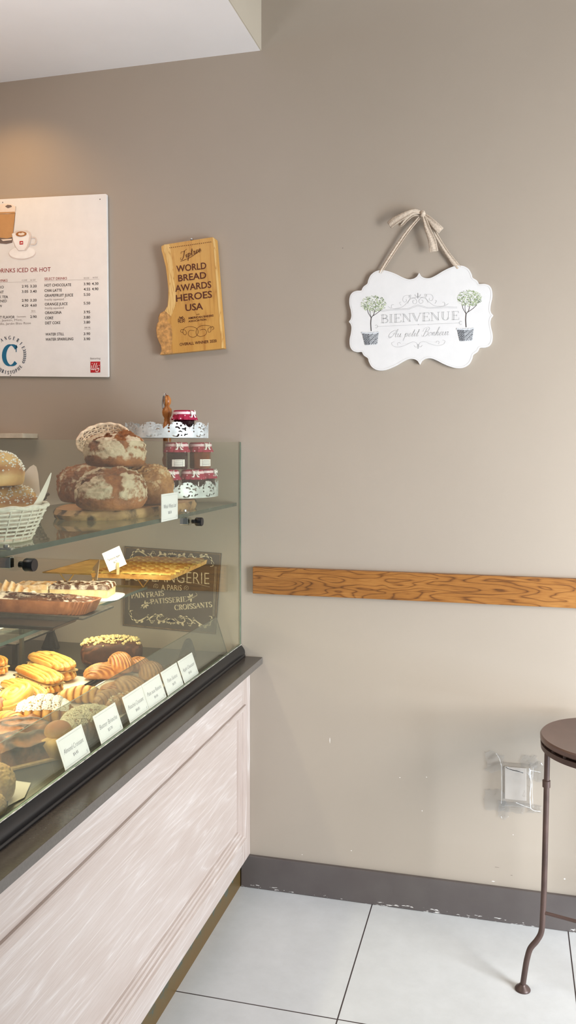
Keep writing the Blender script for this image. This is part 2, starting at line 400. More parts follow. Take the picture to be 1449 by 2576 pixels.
# ---------------------------------------------------------------- lettering
def cfun(T, t):
    return lambda dx, dz, u: t + (T - t) * abs(dz)
SER = {  # advance, strokes (T thick, t thin, c curved), serifs (x, z, half width)
 'A': (.80, [('t', [(.06, 0), (.40, 1)]), ('T', [(.38, 1), (.72, 0)]), ('t', [(.18, .36), (.60, .36)])], [(.06, 0, .11), (.72, 0, .12)]),
 'B': (.74, [('T', [(.2, 0), (.2, 1)]), ('c', [(.2, 1)] + arc(.38, .77, .22, .23, 90, -90) + [(.2, .53)]), ('c', [(.2, .53)] + arc(.40, .265, .27, .265, 90, -90) + [(.2, 0)])], [(.15, 0, .13), (.15, 1, .13)]),
 'C': (.82, [('c', arc(.46, .5, .38, .5, 42, 318, 22)), ('t', [(.74, .66), (.74, 1)])], []),
 'E': (.72, [('T', [(.2, 0), (.2, 1)]), ('t', [(.2, 1), (.64, 1)]), ('t', [(.2, .52), (.5, .52)]), ('t', [(.2, 0), (.68, 0)]), ('t', [(.64, 1), (.64, .78)]), ('t', [(.68, 0), (.68, .24)]), ('t', [(.5, .42), (.5, .62)])], [(.15, 0, .1), (.15, 1, .1)]),
 'F': (.68, [('T', [(.2, 0), (.2, 1)]), ('t', [(.2, 1), (.62, 1)]), ('t', [(.2, .52), (.5, .52)]), ('t', [(.62, 1), (.62, .78)]), ('t', [(.5, .42), (.5, .62)])], [(.2, 0, .14), (.15, 1, .1)]),
 'G': (.86, [('c', arc(.46, .5, .38, .5, 42, 335, 22)), ('T', [(.74, .06), (.74, .42)])], [(.72, .42, .12)]),
 'H': (.88, [('T', [(.2, 0), (.2, 1)]), ('T', [(.7, 0), (.7, 1)]), ('t', [(.2, .52), (.7, .52)])], [(.2, 0, .14), (.2, 1, .14), (.7, 0, .14), (.7, 1, .14)]),
 'I': (.42, [('T', [(.2, 0), (.2, 1)])], [(.2, 0, .14), (.2, 1, .14)]),
 'L': (.68, [('T', [(.2, 0), (.2, 1)]), ('t', [(.2, 0), (.64, 0)]), ('t', [(.64, 0), (.64, .28)])], [(.15, 0, .1), (.2, 1, .14)]),
 'N': (.92, [('t', [(.18, 0), (.18, 1)]), ('T', [(.18, 1), (.74, 0)]), ('t', [(.74, 0), (.74, 1)])], [(.18, 0, .12), (.1, 1, .08), (.74, 1, .12)]),
 'O': (.92, [('c', arc(.46, .5, .38, .5, 90, 450, 26))], []),
 'P': (.70, [('T', [(.2, 0), (.2, 1)]), ('c', [(.2, 1)] + arc(.38, .73, .24, .27, 90, -90) + [(.2, .46)])], [(.2, 0, .14), (.15, 1, .12)]),
 'R': (.80, [('T', [(.2, 0), (.2, 1)]), ('c', [(.2, 1)] + arc(.38, .75, .23, .25, 90, -90) + [(.2, .5)]), ('T', [(.4, .5), (.68, .02)])], [(.2, 0, .14), (.15, 1, .12), (.7, 0, .08)]),
 'S': (.66, [('c', catmull([(.54, .84), (.36, 1), (.13, .86), (.16, .62), (.4, .48), (.56, .3), (.46, .04), (.26, 0), (.1, .14)], 5)), ('t', [(.56, .76), (.56, 1)]), ('t', [(.1, .0), (.1, .26)])], []),
 'T': (.78, [('T', [(.38, 0), (.38, 1)]), ('t', [(.06, 1), (.70, 1)]), ('t', [(.06, 1), (.06, .76)]), ('t', [(.70, 1), (.70, .76)])], [(.38, 0, .14)]),
 'U': (.90, [('T', [(.2, 1), (.2, .3)]), ('c', arc(.44, .3, .24, .3, 180, 360)), ('t', [(.68, .3), (.68, 1)])], [(.2, 1, .13), (.68, 1, .12)]),
 'V': (.84, [('T', [(.08, 1), (.42, 0)]), ('t', [(.42, 0), (.74, 1)])], [(.08, 1, .13), (.74, 1, .11)]),
}
def serif(g, text, x0, z0, x1, z1, h, T=.17, t=.045, y=0, m=0, inline=False, fill=.9):
    """serif capitals from (x0, z0) to (x1, z1), cap height h"""
    adv = sum(SER[c][0] if c in SER else .4 for c in text); W = math.hypot(x1 - x0, z1 - z0); sx = W / adv; a = math.atan2(z1 - z0, x1 - x0)
    cx = 0
    for ch in text:
        if ch in SER:
            A, st, se = SER[ch]
            def P(p): u = (cx + p[0]) * sx; w = p[1] * h; return (x0 + u * cos(a) - w * sin(a), z0 + u * sin(a) + w * cos(a))
            for k, pts in st:
                q = [P(p) for p in pts]
                if inline and k == 'T':
                    for d in (-.5, .5):
                        g.stroke([P((p[0] + d * T * .8, p[1])) for p in pts], T * h * .3, y, m)
                else: g.stroke(q, T * h if k == 'T' else t * h if k == 't' else cfun(T * h, t * h), y, m)
            for (sxx, sz, hw) in se: g.stroke([P((sxx - hw, sz)), P((sxx + hw, sz))], t * h, y, m)
            cx += A
        else: cx += .4
def serif_ring(g, text, cx, cz, r, a0, a1, h, y=0, m=0, inside=False):
    """letters round a circle from angle a0 to a1 (degrees)"""
    n = len(text)
    for i, ch in enumerate(text):
        a = a0 + (a1 - a0) * (i + .5) / n; A, st, se = SER[ch]; ar = math.radians(a); rot = ar - PI / 2 if not inside else ar + PI / 2
        w = A * h * .8
        rr = r if not inside else r + h
        def P(p):
            u = (p[0] - A / 2) * h * .85; q = p[1] * h
            return (cx + rr * cos(ar) + u * cos(rot) - q * sin(rot), cz + rr * sin(ar) + u * sin(rot) + q * cos(rot))
        for k, pts in st: g.stroke([P(p) for p in pts], .2 * h if k == 'T' else .06 * h if k == 't' else cfun(.2 * h, .06 * h), y, m)
        for (sxx, sz, hw) in se: g.stroke([P((sxx - hw, sz)), P((sxx + hw, sz))], .06 * h, y, m)
CUR = {
 'a': (.50, [[(.34, .4), (.2, .45), (.05, .25), (.1, .02), (.25, .08), (.36, .42), (.33, .1), (.42, .0), (.55, .15)]]),
 'u': (.48, [[(0, .3), (.08, .43), (.08, .1), (.18, 0), (.32, .15), (.38, .43), (.36, .1), (.45, .0), (.55, .15)]]),
 'p': (.46, [[(-.02, .2), (.12, .45), (.03, -.5)], [(.08, .25), (.2, .42), (.33, .38), (.33, .12), (.2, 0), (.08, .06)]]),
 'e': (.38, [[(0, .15), (.2, .22), (.3, .35), (.22, .45), (.08, .3), (.08, .08), (.2, 0), (.4, .15)]]),
 't': (.32, [[(0, .2), (.15, .45), (.2, .85), (.12, .1), (.2, 0), (.34, .15)], [(.02, .55), (.32, .57)]]),
 'i': (.26, [[(0, .2), (.1, .43), (.08, .08), (.16, 0), (.28, .15)], [(.13, .62), (.15, .66)]]),
 'o': (.42, [[(.25, .42), (.08, .35), (.04, .1), (.18, 0), (.32, .15), (.3, .38), (.2, .43), (.3, .34), (.45, .38)]]),
 'n': (.44, [[(0, .2), (.1, .43), (.05, 0)], [(.06, .15), (.2, .42), (.3, .4), (.26, .08), (.34, 0), (.45, .15)]]),
 'h': (.44, [[(0, .15), (.2, .7), (.24, 1.0), (.16, .95), (.05, 0)], [(.06, .15), (.2, .42), (.3, .4), (.26, .08), (.34, 0), (.45, .15)]]),
 'r': (.36, [[(0, .2), (.1, .45), (.12, .35), (.22, .4), (.18, .05), (.28, 0), (.38, .15)]]),
 'A': (.80, [[(-.12, .12), (.0, -.02), (.2, .1), (.62, 1.0), (.58, .4), (.62, 0), (.78, .12)], [(.15, .4), (.4, .42), (.7, .4)], [(.5, .78), (.2, .85), (-.2, .5), (-.25, .1), (-.02, -.1), (.1, .1)]]),
 'B': (.78, [[(.35, .95), (.2, .0), (.02, -.02), (-.08, .15)], [(-.05, .55), (.05, .95), (.4, 1.08), (.66, .92), (.55, .6), (.3, .52)], [(.3, .52), (.62, .5), (.66, .15), (.38, -.05), (.12, .05)]]),
 'T': (.62, [[(-.02, .72), (.05, .95), (.35, .9), (.85, 1.06)], [(.5, .93), (.34, .3), (.12, -.05), (-.1, .05), (-.02, .28)]]),
}
def cursive(g, text, x0, z0, x1, z1, h, w, y=0, m=0, shear=.35):
    adv = sum(CUR[c][0] if c in CUR else .45 for c in text); sx = math.hypot(x1 - x0, z1 - z0) / adv; a = math.atan2(z1 - z0, x1 - x0); cx = 0
    for ch in text:
        if ch in CUR:
            for pts in CUR[ch][1]:
                q = []
                for px, pz in catmull(pts, 6):
                    u = (cx + px) * sx + pz * h * shear; v = pz * h; q.append((x0 + u * cos(a) - v * sin(a), z0 + u * sin(a) + v * cos(a)))
                g.stroke(q, lambda dx, dz, u: w * (.55 + .75 * max(0, -dz)), y, m)
            cx += CUR[ch][0]
        else: cx += .45
_tc = {}
def sans_data(text, bold=0):
    if (text, bold) in _tc: return _tc[(text, bold)]
    c = bpy.data.curves.new('t', 'FONT'); c.body = text; c.resolution_u = 3; c.offset = bold
    o = bpy.data.objects.new('t', c); COL.objects.link(o); dg = bpy.context.evaluated_depsgraph_get(); dg.update()
    me = bpy.data.meshes.new_from_object(o.evaluated_get(dg))
    vs = [(p.co.x, p.co.y) for p in me.vertices]; fs = [tuple(p.vertices) for p in me.polygons]
    bpy.data.objects.remove(o); bpy.data.curves.remove(c); bpy.data.meshes.remove(me)
    x0 = min(v[0] for v in vs); x1 = max(v[0] for v in vs)
    _tc[(text, bold)] = (vs, fs, x0, x1); return _tc[(text, bold)]
def sans(g, text, x0, z0, x1, z1, h, y=0, m=0, bold=0, shear=0):
    vs, fs, a0, a1 = sans_data(text, bold); W = math.hypot(x1 - x0, z1 - z0); sx = W / (a1 - a0); sz = h / .70; a = math.atan2(z1 - z0, x1 - x0)
    out = []
    for X, Z in vs:
        u = (X - a0) * sx + Z * sz * shear; v = Z * sz; out.append((x0 + u * cos(a) - v * sin(a), y, z0 + u * sin(a) + v * cos(a)))
    F = []
    for f in fs:
        nz = 0
        for i in range(len(f)):
            p, q = vs[f[i]], vs[f[(i + 1) % len(f)]]; nz += p[0] * q[1] - q[0] * p[1]
        F.append(f if nz > 0 else f[::-1])
    g.add(out, F, m)
def spiral(cx, cz, r0, r1, a0, turns, n=26, sx=1):
    return [(cx + sx * (r0 + (r1 - r0) * k / n) * cos(math.radians(a0) + turns * 2 * PI * k / n), cz + (r0 + (r1 - r0) * k / n) * sin(math.radians(a0) + turns * 2 * PI * k / n)) for k in range(n + 1)]

class Frame:   # local frame of a flat thing hung on the wall: centre pixel, face plane, roll
    def __init__(s, cx, cy, Y, roll, zo=(0, 0), zs=1.0):
        s.c = on_wall(cx, cy, Y); s.Y = Y; s.r = math.radians(roll); s.zo = zo; s.zs = zs
    def p(s, px, py):
        q = on_wall(px, py, s.Y) - s.c; c, d = cos(-s.r), sin(-s.r); return (q.x * c - q.z * d, q.x * d + q.z * c)
    def z(s, zx, zy): return s.p(s.zo[0] + zx / s.zs, s.zo[1] + zy / s.zs)
    def rot(s): return (0, -s.r, 0)
def ink(name, c, rough=.6): M[name] = simple(name, c, rough, var=.03)
ink('ink_red', (150, 44, 48)); ink('ink_dark', (52, 46, 50)); ink('ink_grey', (150, 142, 140)); ink('ink_teal', (18, 104, 140)); ink('ink_navy', (48, 66, 84))
ink('ink_light', (186, 186, 186)); ink('illy_red', (186, 28, 38)); ink('ink_white', (245, 240, 236))
ink('coffee', (196, 148, 96)); ink('coffee_dark', (172, 112, 58)); ink('foam', (240, 224, 208)); ink('cup_white', (250, 246, 243)); ink('cup_shade', (224, 212, 204)); ink('coffee_grey', (120, 104, 96))

# ---------------------------------------------------------------- drinks menu board
F = Frame(60, 720, -.014, -1.65, (0, 470), 4.83)
mb = thing('menu_board', 'large glossy white drinks menu board with red headings and prices on the wall', 'menu board', F.c, F.rot())
tr = F.z(1294, 85); br = F.z(1314, 2312); w = tr[0]; x0 = -.62
g = G(); rr = .004; wb = br[0]; P = [(x0, br[1])] + [(wb - rr + rr * cos(a), br[1] + rr + rr * sin(a)) for a in (-PI / 2, -PI / 4, 0)] + [(w - rr + rr * cos(a), tr[1] - rr + rr * sin(a)) for a in (0, PI / 4, PI / 2)] + [(x0, tr[1])]
g.prism(P, 0, .0105); mp_ = g.build('panel', 'white', mb)
inks = ['ink_red', 'ink_dark', 'ink_grey', 'ink_teal', 'ink_navy', 'illy_red', 'ink_white']
g = G(); e = -.0006
def T(txt, xl, yl, xr, cap, m, yr=None, bold=0, dy=-.028):
    yr = yl + dy * (xr - xl) if yr is None else yr
    a = F.z(xl, yl); b = F.z(xr, yr); k = F.z(xl, yl - cap); sans(g, txt, a[0], a[1], b[0], b[1], (k[1] - a[1]), e, m, bold)
T('DRINKS ICED OR HOT', -32, 1046, 615, 52, 0); T('COFFEE', -300, 1054, -70, 52, 0)
T('SELECT DRINKS', 540, 1135, 814, 32, 0); T('CLASSIC DRINKS', -190, 1160, 92, 30, 0)
T('12 OZ', 1020, 1117, 1084, 18, 2); T('16 OZ', 1126, 1112, 1190, 18, 2); T('12 OZ', 268, 1145, 330, 18, 2); T('16 OZ', 370, 1142, 432, 18, 2)
def rule(xa, ya, xb, yb): g.stroke([F.z(xa, ya), F.z(xb, yb)], .0006, e, 2)
rule(540, 1145, 1208, 1122); rule(-300, 1170, 450, 1153); rule(375, 1528, 440, 1526); rule(1025, 1732, 1105, 1730)
for t, xl, y, xr in (('HOT CHOCOLATE', 542, 1213, 865), ('CHAI LATTE', 542, 1277, 752), ('GRAPEFRUIT JUICE', 543, 1338, 890), ('ORANGE JUICE', 545, 1443, 822), ('ORANGINA', 547, 1547, 749), ('COKE', 549, 1610, 648), ('DIET COKE', 550, 1671, 734), ('WATER STILL', 552, 1809, 780), ('WATER SPARKLING', 553, 1871, 892)):
    T(t, xl, y, xr, 33, 1, bold=.008, dy=-.022)
for t, xl, y, xr in (('CAFE NERO', -175, 1237, 46), ('CAFE AU LAIT', -200, 1297, 46), ('PEACH OR MILK TEA', -270, 1357, 98), ('UNSWEETENED', -190, 1405, 82), ('COLD BREW', -200, 1467, 26), ('TEA SACHET FLAVOR', -200, 1603, 180)):
    T(t, xl, y, xr, 31, 1, bold=.008, dy=-.015)
for y, ps in ((1196, ('3.90', '4.30')), (1260, ('4.55', '4.90')), (1325, ('5.50',)), (1430, ('5.50',)), (1537, ('3.95',)), (1601, ('3.80',)), (1661, ('3.80',)), (1802, ('3.90',)), (1864, ('3.90',))):
    for k, t in enumerate(ps): T(t, 1018 + 100 * k, y - 3 * k, 1096 + 100 * k, 32, 1, bold=.008, dy=-.02)
for y, ps in ((1225, ('2.95', '3.20')), (1288, ('3.05', '3.40')), (1396, ('2.90', '3.20')), (1458, ('4.20', '4.60')), (1596, ('', '2.90'))):
    for k, t in enumerate(ps):
        if t: T(t, 266 + 102 * k, y - 2 * k, 344 + 102 * k, 31, 1, bold=.008, dy=-.02)
T('freshly squeezed', 543, 1383, 777, 26, 2); T('freshly squeezed', 545, 1487, 777, 26, 2)
T('English Breakfast, Jasmin, Mint,', -330, 1645, 273, 26, 2); T('Earl Grey, Chamomille, Jardin Bleu Rose', -360, 1688, 376, 26, 2)
T('BAG', 385, 1516, 430, 16, 2); T('500 ML', 1026, 1720, 1104, 18, 2); T('Dammann', 206, 1588, 314, 20, 2)
T('featuring', 1096, 2098, 1222, 26, 2)
# round bakery emblem
c0 = F.z(112, 2045); k = .000325
serif(g, 'C', c0[0] - 84 * k, c0[1] - 116 * k, c0[0] + 106 * k, c0[1] - 118 * k, 232 * k, .24, .045, e, 3)
g.disc(c0[0] + 78 * k, c0[1] + 78 * k, 4 * k, 4 * k, e, 8, 3)
serif_ring(g, 'BOULANGERIE', c0[0], c0[1], 178 * k, 192, 18, 38 * k, e, 4)
serif_ring(g, 'CHRISTOPHE', c0[0], c0[1], 178 * k, 222, 325, 38 * k, e, 4, True)
for sg in (1, -1):
    for j in range(7):
        a = math.radians(-24 + 6.6 * j); r = 200 * k
        for d in (-1, 1):
            x = c0[0] + sg * (r + d * 9 * k) * cos(a); z = c0[1] + (r + d * 9 * k) * sin(a); g.disc(x, z, 14 * k, 5 * k, e, 8, 4, rot=(PI / 2 - d * .7 + a) if sg > 0 else (PI / 2 + d * .7 - a))
# small red square mark
q = [F.z(1100, 2258), F.z(1219, 2256), F.z(1219, 2122), F.z(1100, 2124)]; g.flat(q, e, 5)
for pts in ([(1112, 2225), (1128, 2170)], [(1146, 2225), (1162, 2170), (1176, 2150)][:2], [(1138, 2222), (1160, 2150)][:2]): pass
def Z6(pts, w): g.stroke([F.z(*p) for p in catmull(pts, 6)], w, e * 2, 6)
Z6([(1118, 2170), (1110, 2210), (1116, 2222), (1126, 2214)], .0023); Z6([(1152, 2142), (1132, 2205), (1138, 2224), (1148, 2212)], .0023); Z6([(1178, 2140), (1156, 2205), (1162, 2222), (1172, 2212)], .0023)
Z6([(1186, 2168), (1178, 2198), (1186, 2212), (1202, 2196), (1208, 2166)], .0021); Z6([(1206, 2176), (1196, 2232), (1180, 2246), (1160, 2234)], .0021); g.disc(*F.z(1122, 2148), .0014, .0014, e * 2, 8, 6); g.disc(*F.z(1210, 2218), .0009, .0009, e * 2, 8, 6)
g.build('lettering', inks, mp_)
# printed drinks
g = G(); mats = ['coffee', 'coffee_dark', 'foam', 'cup_white', 'cup_shade', 'coffee_grey', 'illy_red']
def Q(pts, m, lvl=1): g.flat([F.z(*p) for p in pts], e * lvl, m)
Q([(-60, 240), (196, 240), (180, 420), (160, 600), (150, 680), (80, 695), (10, 690), (-60, 660)], 5); Q([(-58, 300), (188, 300), (172, 450), (155, 610), (90, 628), (20, 622), (-58, 600)], 0, 2)
Q([(-58, 225), (60, 205), (140, 212), (194, 245), (190, 315), (100, 330), (-58, 330)], 2, 3); Q([(66, 240), (95, 220), (140, 225), (150, 245), (100, 262)], 5, 4); Q([(15, 640), (150, 632), (146, 650), (40, 660)], 2, 3); Q([(-40, 310), (186, 305), (185, 322), (-40, 330)], 0, 4)
g.disc(*F.z(272, 810), .056, .0235, e, 28, 4); g.disc(*F.z(272, 800), .054, .022, e * 2, 28, 3)
Q([(147, 575), (160, 650), (190, 730), (225, 780), (320, 775), (350, 730), (375, 660), (386, 590), (370, 550), (330, 528), (200, 535)], 4, 3); Q([(150, 570), (165, 650), (195, 728), (230, 772), (300, 770), (330, 728), (350, 660), (360, 600), (345, 560), (200, 560)], 3, 4)
g.stroke([F.z(*p) for p in catmull([(378, 625), (420, 615), (448, 645), (430, 695), (372, 700)], 6)], .0042, e * 3, 4)
c = F.z(264, 576); g.disc(c[0], c[1], .0235, .0105, e * 5, 28, 3); g.disc(c[0], c[1], .0222, .0095, e * 6, 28, 1); g.disc(c[0] + .001, c[1], .0135, .0055, e * 7, 20, 2); Q([(240, 556), (262, 545), (285, 556), (262, 566)], 1, 8)
Q([(243, 662), (286, 660), (286, 702), (243, 704)], 6, 5); Q([(250, 690), (262, 676), (276, 674), (282, 688)], 3, 6)
g.build('printed_picture', mats, mp_)
for zx, zy in ((1217, 152), (35, 190), (130, 2292)):
    a = F.z(zx, zy); G().disc(a[0], a[1], .002, .002, e * 2, 12).build('screw', 'ink_dark', mb)

# ---------------------------------------------------------------- award board
M['award'] = wood('award_board_wood', [(.15, (222, 178, 104)), (.4, (206, 156, 80)), (.62, (184, 130, 60)), (.9, (140, 90, 40))], 2, 2.2, 6, .38, kmix=(.2, .3, .5))
M['sapwood'] = wood('award_sapwood', [(.2, (236, 204, 140)), (.5, (222, 178, 104)), (.8, (176, 116, 54))], 2, 5, 9, .45, kmix=(.4, .4, .3))
M['bark'] = simple('live_edge_bark', (140, 84, 44), .6, var=.35, scale=60, bstr=.6)
M['burl'] = simple('burl_wood', (190, 142, 84), .5, var=.2, scale=70, bstr=.5)
M['burn'] = simple('burnt_lettering', (86, 36, 24), .7, var=.15, scale=200)
F = Frame(480, 745, -.026, 4.2, (370, 580), 6.586)
ab = thing('award_board', 'golden live-edge wooden award board with burnt lettering hanging beside the menu board', 'wall plaque', F.c, F.rot())
outer = [(1090, 108), (1130, 140), (1200, 1050), (1272, 1950), (700, 2008), (212, 2056), (240, 1990), (228, 1900), (200, 1850), (165, 1760), (150, 1630), (165, 1545), (196, 1500), (186, 1450), (215, 1372), (290, 1330), (338, 1250), (350, 1120), (352, 960), (335, 800), (310, 600), (270, 440), (240, 330), (236, 262), (285, 232)]
oz = [F.z(*p) for p in outer]
ap_ = G().prism(oz, 0, .024).build('board', 'award', ab, bevel=.001)
inner = [(430, 2035), (400, 1950), (415, 1850), (420, 1700), (400, 1560), (330, 1490), (400, 1420), (470, 1230), (480, 1050), (455, 850), (430, 600), (400, 400), (375, 225)]
edge = [(285, 232), (270, 262), (278, 340), (318, 440), (352, 600), (366, 800), (368, 960), (360, 1120), (345, 1250), (296, 1332), (222, 1376), (192, 1450), (200, 1500), (168, 1545), (156, 1630), (170, 1760), (205, 1850), (232, 1900), (244, 1990), (216, 2054)]
k = 10
G().flat([F.z(*p) for p in edge[:k] + inner[6:]], -.0006).build('live_edge', ['sapwood'], ab)
burl = edge[k - 1:] + inner[:7]; pb = [F.z(*p) for p in burl]
g = G(); g.flat(pb, -.0007); g.build('live_edge', ['burl'], ab)
g = G(); g.flat([F.z(*p) for p in [(1085, 110), (1128, 140), (1200, 1050), (1270, 1948), (1236, 1950), (1165, 1060), (1100, 230)]], -.0006); g.build('pale_bevel', ['sapwood'], ab)
g = G(); bs = [p for p in outer[5:-1]]
g.stroke([F.z(*p) for p in catmull(bs, 3)], .003, .004, 0); g.build('bark', ['bark'], ab)
g = G(); e = -.0011
def T2(txt, xl, yl, xr, yr, cap, bold=.012, shear=0):
    a = F.z(xl, yl); b = F.z(xr, yr); k = F.z(xl, yl - cap); sans(g, txt, a[0], a[1], b[0], b[1], (k[1] - a[1]), e, 0, bold, shear)
T2('WORLD', 490, 690, 985, 632, 108); T2('BREAD', 520, 845, 985, 790, 108); T2('AWARDS', 470, 1015, 1068, 945, 108); T2('HEROES', 485, 1180, 1080, 1108, 112); T2('USA', 640, 1335, 930, 1305, 112)
T2('with', 820, 1400, 872, 1394, 22, 0); T2('AMERICAN BAKERS', 685, 1470, 1103, 1424, 34); T2('ASSOCIATION', 688, 1522, 985, 1488, 32); T2('OVERALL WINNER 2020', 545, 1912, 1155, 1850, 48, .004)
a = F.z(570, 480); b = F.z(900, 350); cursive(g, 'Tiptree', a[0], a[1], b[0], b[1], .026, .0018, e, 0, .25)
g.stroke([F.z(*p) for p in catmull([(556, 512), (640, 480), (650, 470)], 4)], .0014, e); g.stroke([F.z(*p) for p in catmull([(660, 475), (760, 420), (895, 320)], 4)], .0014, e)
for j in range(23):
    u = j / 22; c = F.z(378 + 680 * u, 286 - 96 * u); g.disc(c[0], c[1], .0013, .0019, e, 8)
# wheat roundel
c = F.z(571, 1492); R = .0132
for sd in (-1, 1):
    for j in range(4):
        zc = -.62 + .42 * j; pts = [(c[0] + sd * x * R, c[1] + (zc + z) * R) for x, z in [(.08, 0), (.45, .22), (.86 if abs(zc + .4) < .6 else .5, .42), (.86 if abs(zc + .4) < .6 else .62, .62), (.4, .42), (.08, .18)]]
        g.flat(pts, e)
g.flat([(c[0], c[1] + .98 * R), (c[0] - .2 * R, c[1] + .7 * R), (c[0], c[1] + .45 * R), (c[0] + .2 * R, c[1] + .7 * R)], e)
g.stroke([(c[0] + R * .98 * cos(a_), c[1] + R * 1.02 * sin(a_)) for a_ in [PI / 2 + .3 + k_ * .22 for k_ in range(10)]], .0009, e); g.stroke([(c[0] + R * .98 * cos(a_), c[1] + R * 1.02 * sin(a_)) for a_ in [PI / 2 - .3 - k_ * .22 for k_ in range(10)]], .0009, e)
for pts in ([(600, 1690), (560, 1680), (570, 1640), (630, 1650), (655, 1700), (630, 1730), (595, 1690), (620, 1620), (720, 1592), (820, 1620), (850, 1690), (800, 1760), (720, 1760), (682, 1710), (710, 1655), (785, 1660)],
            [(1080, 1650), (1110, 1620), (1090, 1590), (1060, 1620), (1060, 1670), (1020, 1685), (1012, 1630), (1060, 1590), (960, 1570), (870, 1590), (818, 1650), (820, 1720), (880, 1755), (960, 1735), (988, 1680), (950, 1635), (880, 1650)]):
    g.stroke([F.z(*p) for p in catmull(pts, 6)], .0011, e)
g.build('lettering', 'burn', ap_)
g = G(); c = F.z(735, 145); g.lathe([(.002, 0), (.004, .001), (.0055, .004), (.004, .008), (0, .009)], 16); g.xf(Matrix.Translation((c[0], .008, c[1])) @ Matrix.Rotation(PI / 2, 4, 'X')); g.build('hanging_screw', 'chrome', ab, smooth=True)

# ---------------------------------------------------------------- Bienvenue sign
F = Frame(1055.2, 801.5, -.013, .4, (860, 510), 3.6225)
sg_ = thing('welcome_sign', 'white scalloped BIENVENUE wall sign with two printed potted trees hanging from a bow', 'sign', F.c, F.rot())
ul = [(708, 638), (690, 670), (660, 690), (612, 697), (560, 680), (500, 650), (440, 627), (380, 614), (320, 622), (272, 655), (246, 705), (238, 736), (205, 762), (190, 785), (182, 799), (140, 802), (100, 820), (78, 860), (75, 920), (88, 980), (93, 1030), (86, 1062), (70, 1084)]
L = [F.z(*p) for p in ul]; x0 = L[0][0]; z0 = L[-1][1]; L = [(min(0, x - x0), max(0, z - z0)) for x, z in L]
L = L[:1] + catmull(L[1:14], 4)[:-1] + catmull(L[13:22], 4) + L[22:]
full = L + [(x, -z) for x, z in L[::-1][1:]] + [(-x, -z) for x, z in L[1:]] + [(-x, z) for x, z in L[::-1][1:-1]]
full = [(x * 1.005, z) for x, z in full]
M['sign_white'] = simple('sign_white', (228, 227, 226), .4, var=.01)
wp_ = G().prism(full, 0, .0115).build('sign_panel', 'sign_white', sg_, bevel=.0012)
def inset(P, d):
    out = []
    n = len(P)
    for i in range(n):
        a, b = P[i - 1], P[(i + 1) % n]; dx, dz = b[0] - a[0], b[1] - a[1]; l = math.hypot(dx, dz) or 1; out.append((P[i][0] - dz / l * d, P[i][1] + dx / l * d))
    return out
ins = inset(full, .0045)
M['sign_line'] = simple('sign_line', (205, 200, 196), .5, var=.01)
G().stroke(ins, .0007, -.0005, 0, True).build('border_line', 'sign_line', wp_)
g = G(); e = -.0006
a = F.z(352, 1096); b = F.z(1072, 1064); serif(g, 'BIENVENUE', a[0], a[1], b[0], b[1], .0262, .15, .045, e, 0, True)
a = F.z(415, 1228); b = F.z(990, 1205); cursive(g, 'Au petit Bonheur', a[0] + .01, a[1], b[0] - .006, b[1], .026, .0011, e, 0)
S_ = lambda pts, w=.0009: g.stroke([F.z(*p) for p in catmull(pts, 6)], w, e, 0)
def mir(pts): return [(2 * 694 - x, y - .045 * (2 * (694 - x)) * -1 * -1) for x, y in pts]
def both(pts, w=.0009):
    q = [F.z(*p) for p in catmull(pts, 6)]; g.stroke(q, w, e, 0); c = F.z(694, 1000)[0]; g.stroke([(2 * c - x, z) for x, z in q][::-1], w, e, 0)
def bs_(zx, zy): c = F.z(zx, zy); return c
both([(345, 992), (480, 978), (600, 972), (650, 955), (694, 940)]); both([(345, 983), (480, 969), (596, 964), (646, 947), (694, 930)])
both([(330, 1128), (500, 1120), (690, 1112)]); c = F.z(697, 1110); g.disc(c[0], c[1], .0018, .0018, e, 10)
both([(330, 1128), (316, 1112), (306, 1120)], .0012); both([(330, 1128), (318, 1142), (306, 1138)], .0012)
both([(475, 930), (455, 932), (455, 958), (490, 965), (550, 950), (600, 905), (625, 868), (610, 845), (572, 850), (555, 880), (568, 905), (590, 895), (585, 878)])
both([(420, 945), (440, 958), (455, 962)], .0011); both([(625, 868), (660, 868), (684, 895), (672, 920), (650, 915), (648, 895), (662, 890)]); both([(600, 920), (625, 880), (690, 860)]); both([(540, 935), (525, 912), (540, 905)])
both([(694, 872), (694, 822)], .0014); both([(690, 858), (672, 850), (668, 836)], .0014); both([(612, 868), (615, 845), (630, 842), (628, 856)])
both([(478, 1268), (455, 1278), (470, 1306), (520, 1315), (580, 1298), (640, 1270), (680, 1278), (690, 1310), (672, 1315), (658, 1300)]); both([(512, 1302), (508, 1280), (528, 1274), (534, 1286)]); both([(694, 1290), (694, 1330)], .0014)
for j in range(9):
    for zx in (545 + 8 * j, 770 + 12 * j): c = F.z(zx, 1290 - (zx - 545) * .1 if zx < 694 else 1262 + (zx - 770) * .12); g.disc(c[0], c[1], .0005, .0005, e, 6)
g.build('lettering', 'ink_light', wp_)
M['leaf_a'] = simple('leaf_green', (126, 150, 92), .6, var=.15, scale=300); M['leaf_b'] = simple('leaf_pale', (196, 208, 168), .6, var=.08, scale=300); M['leaf_c'] = simple('leaf_dark', (70, 92, 58), .6, var=.1, scale=300); M['trunk'] = simple('trunk_print', (58, 46, 44), .7, var=.2)
M['pot_a'] = simple('pot_dark', (132, 134, 138), .7, var=.25, scale=300); M['pot_b'] = simple('pot_light', (206, 210, 214), .7, var=.1, scale=300)
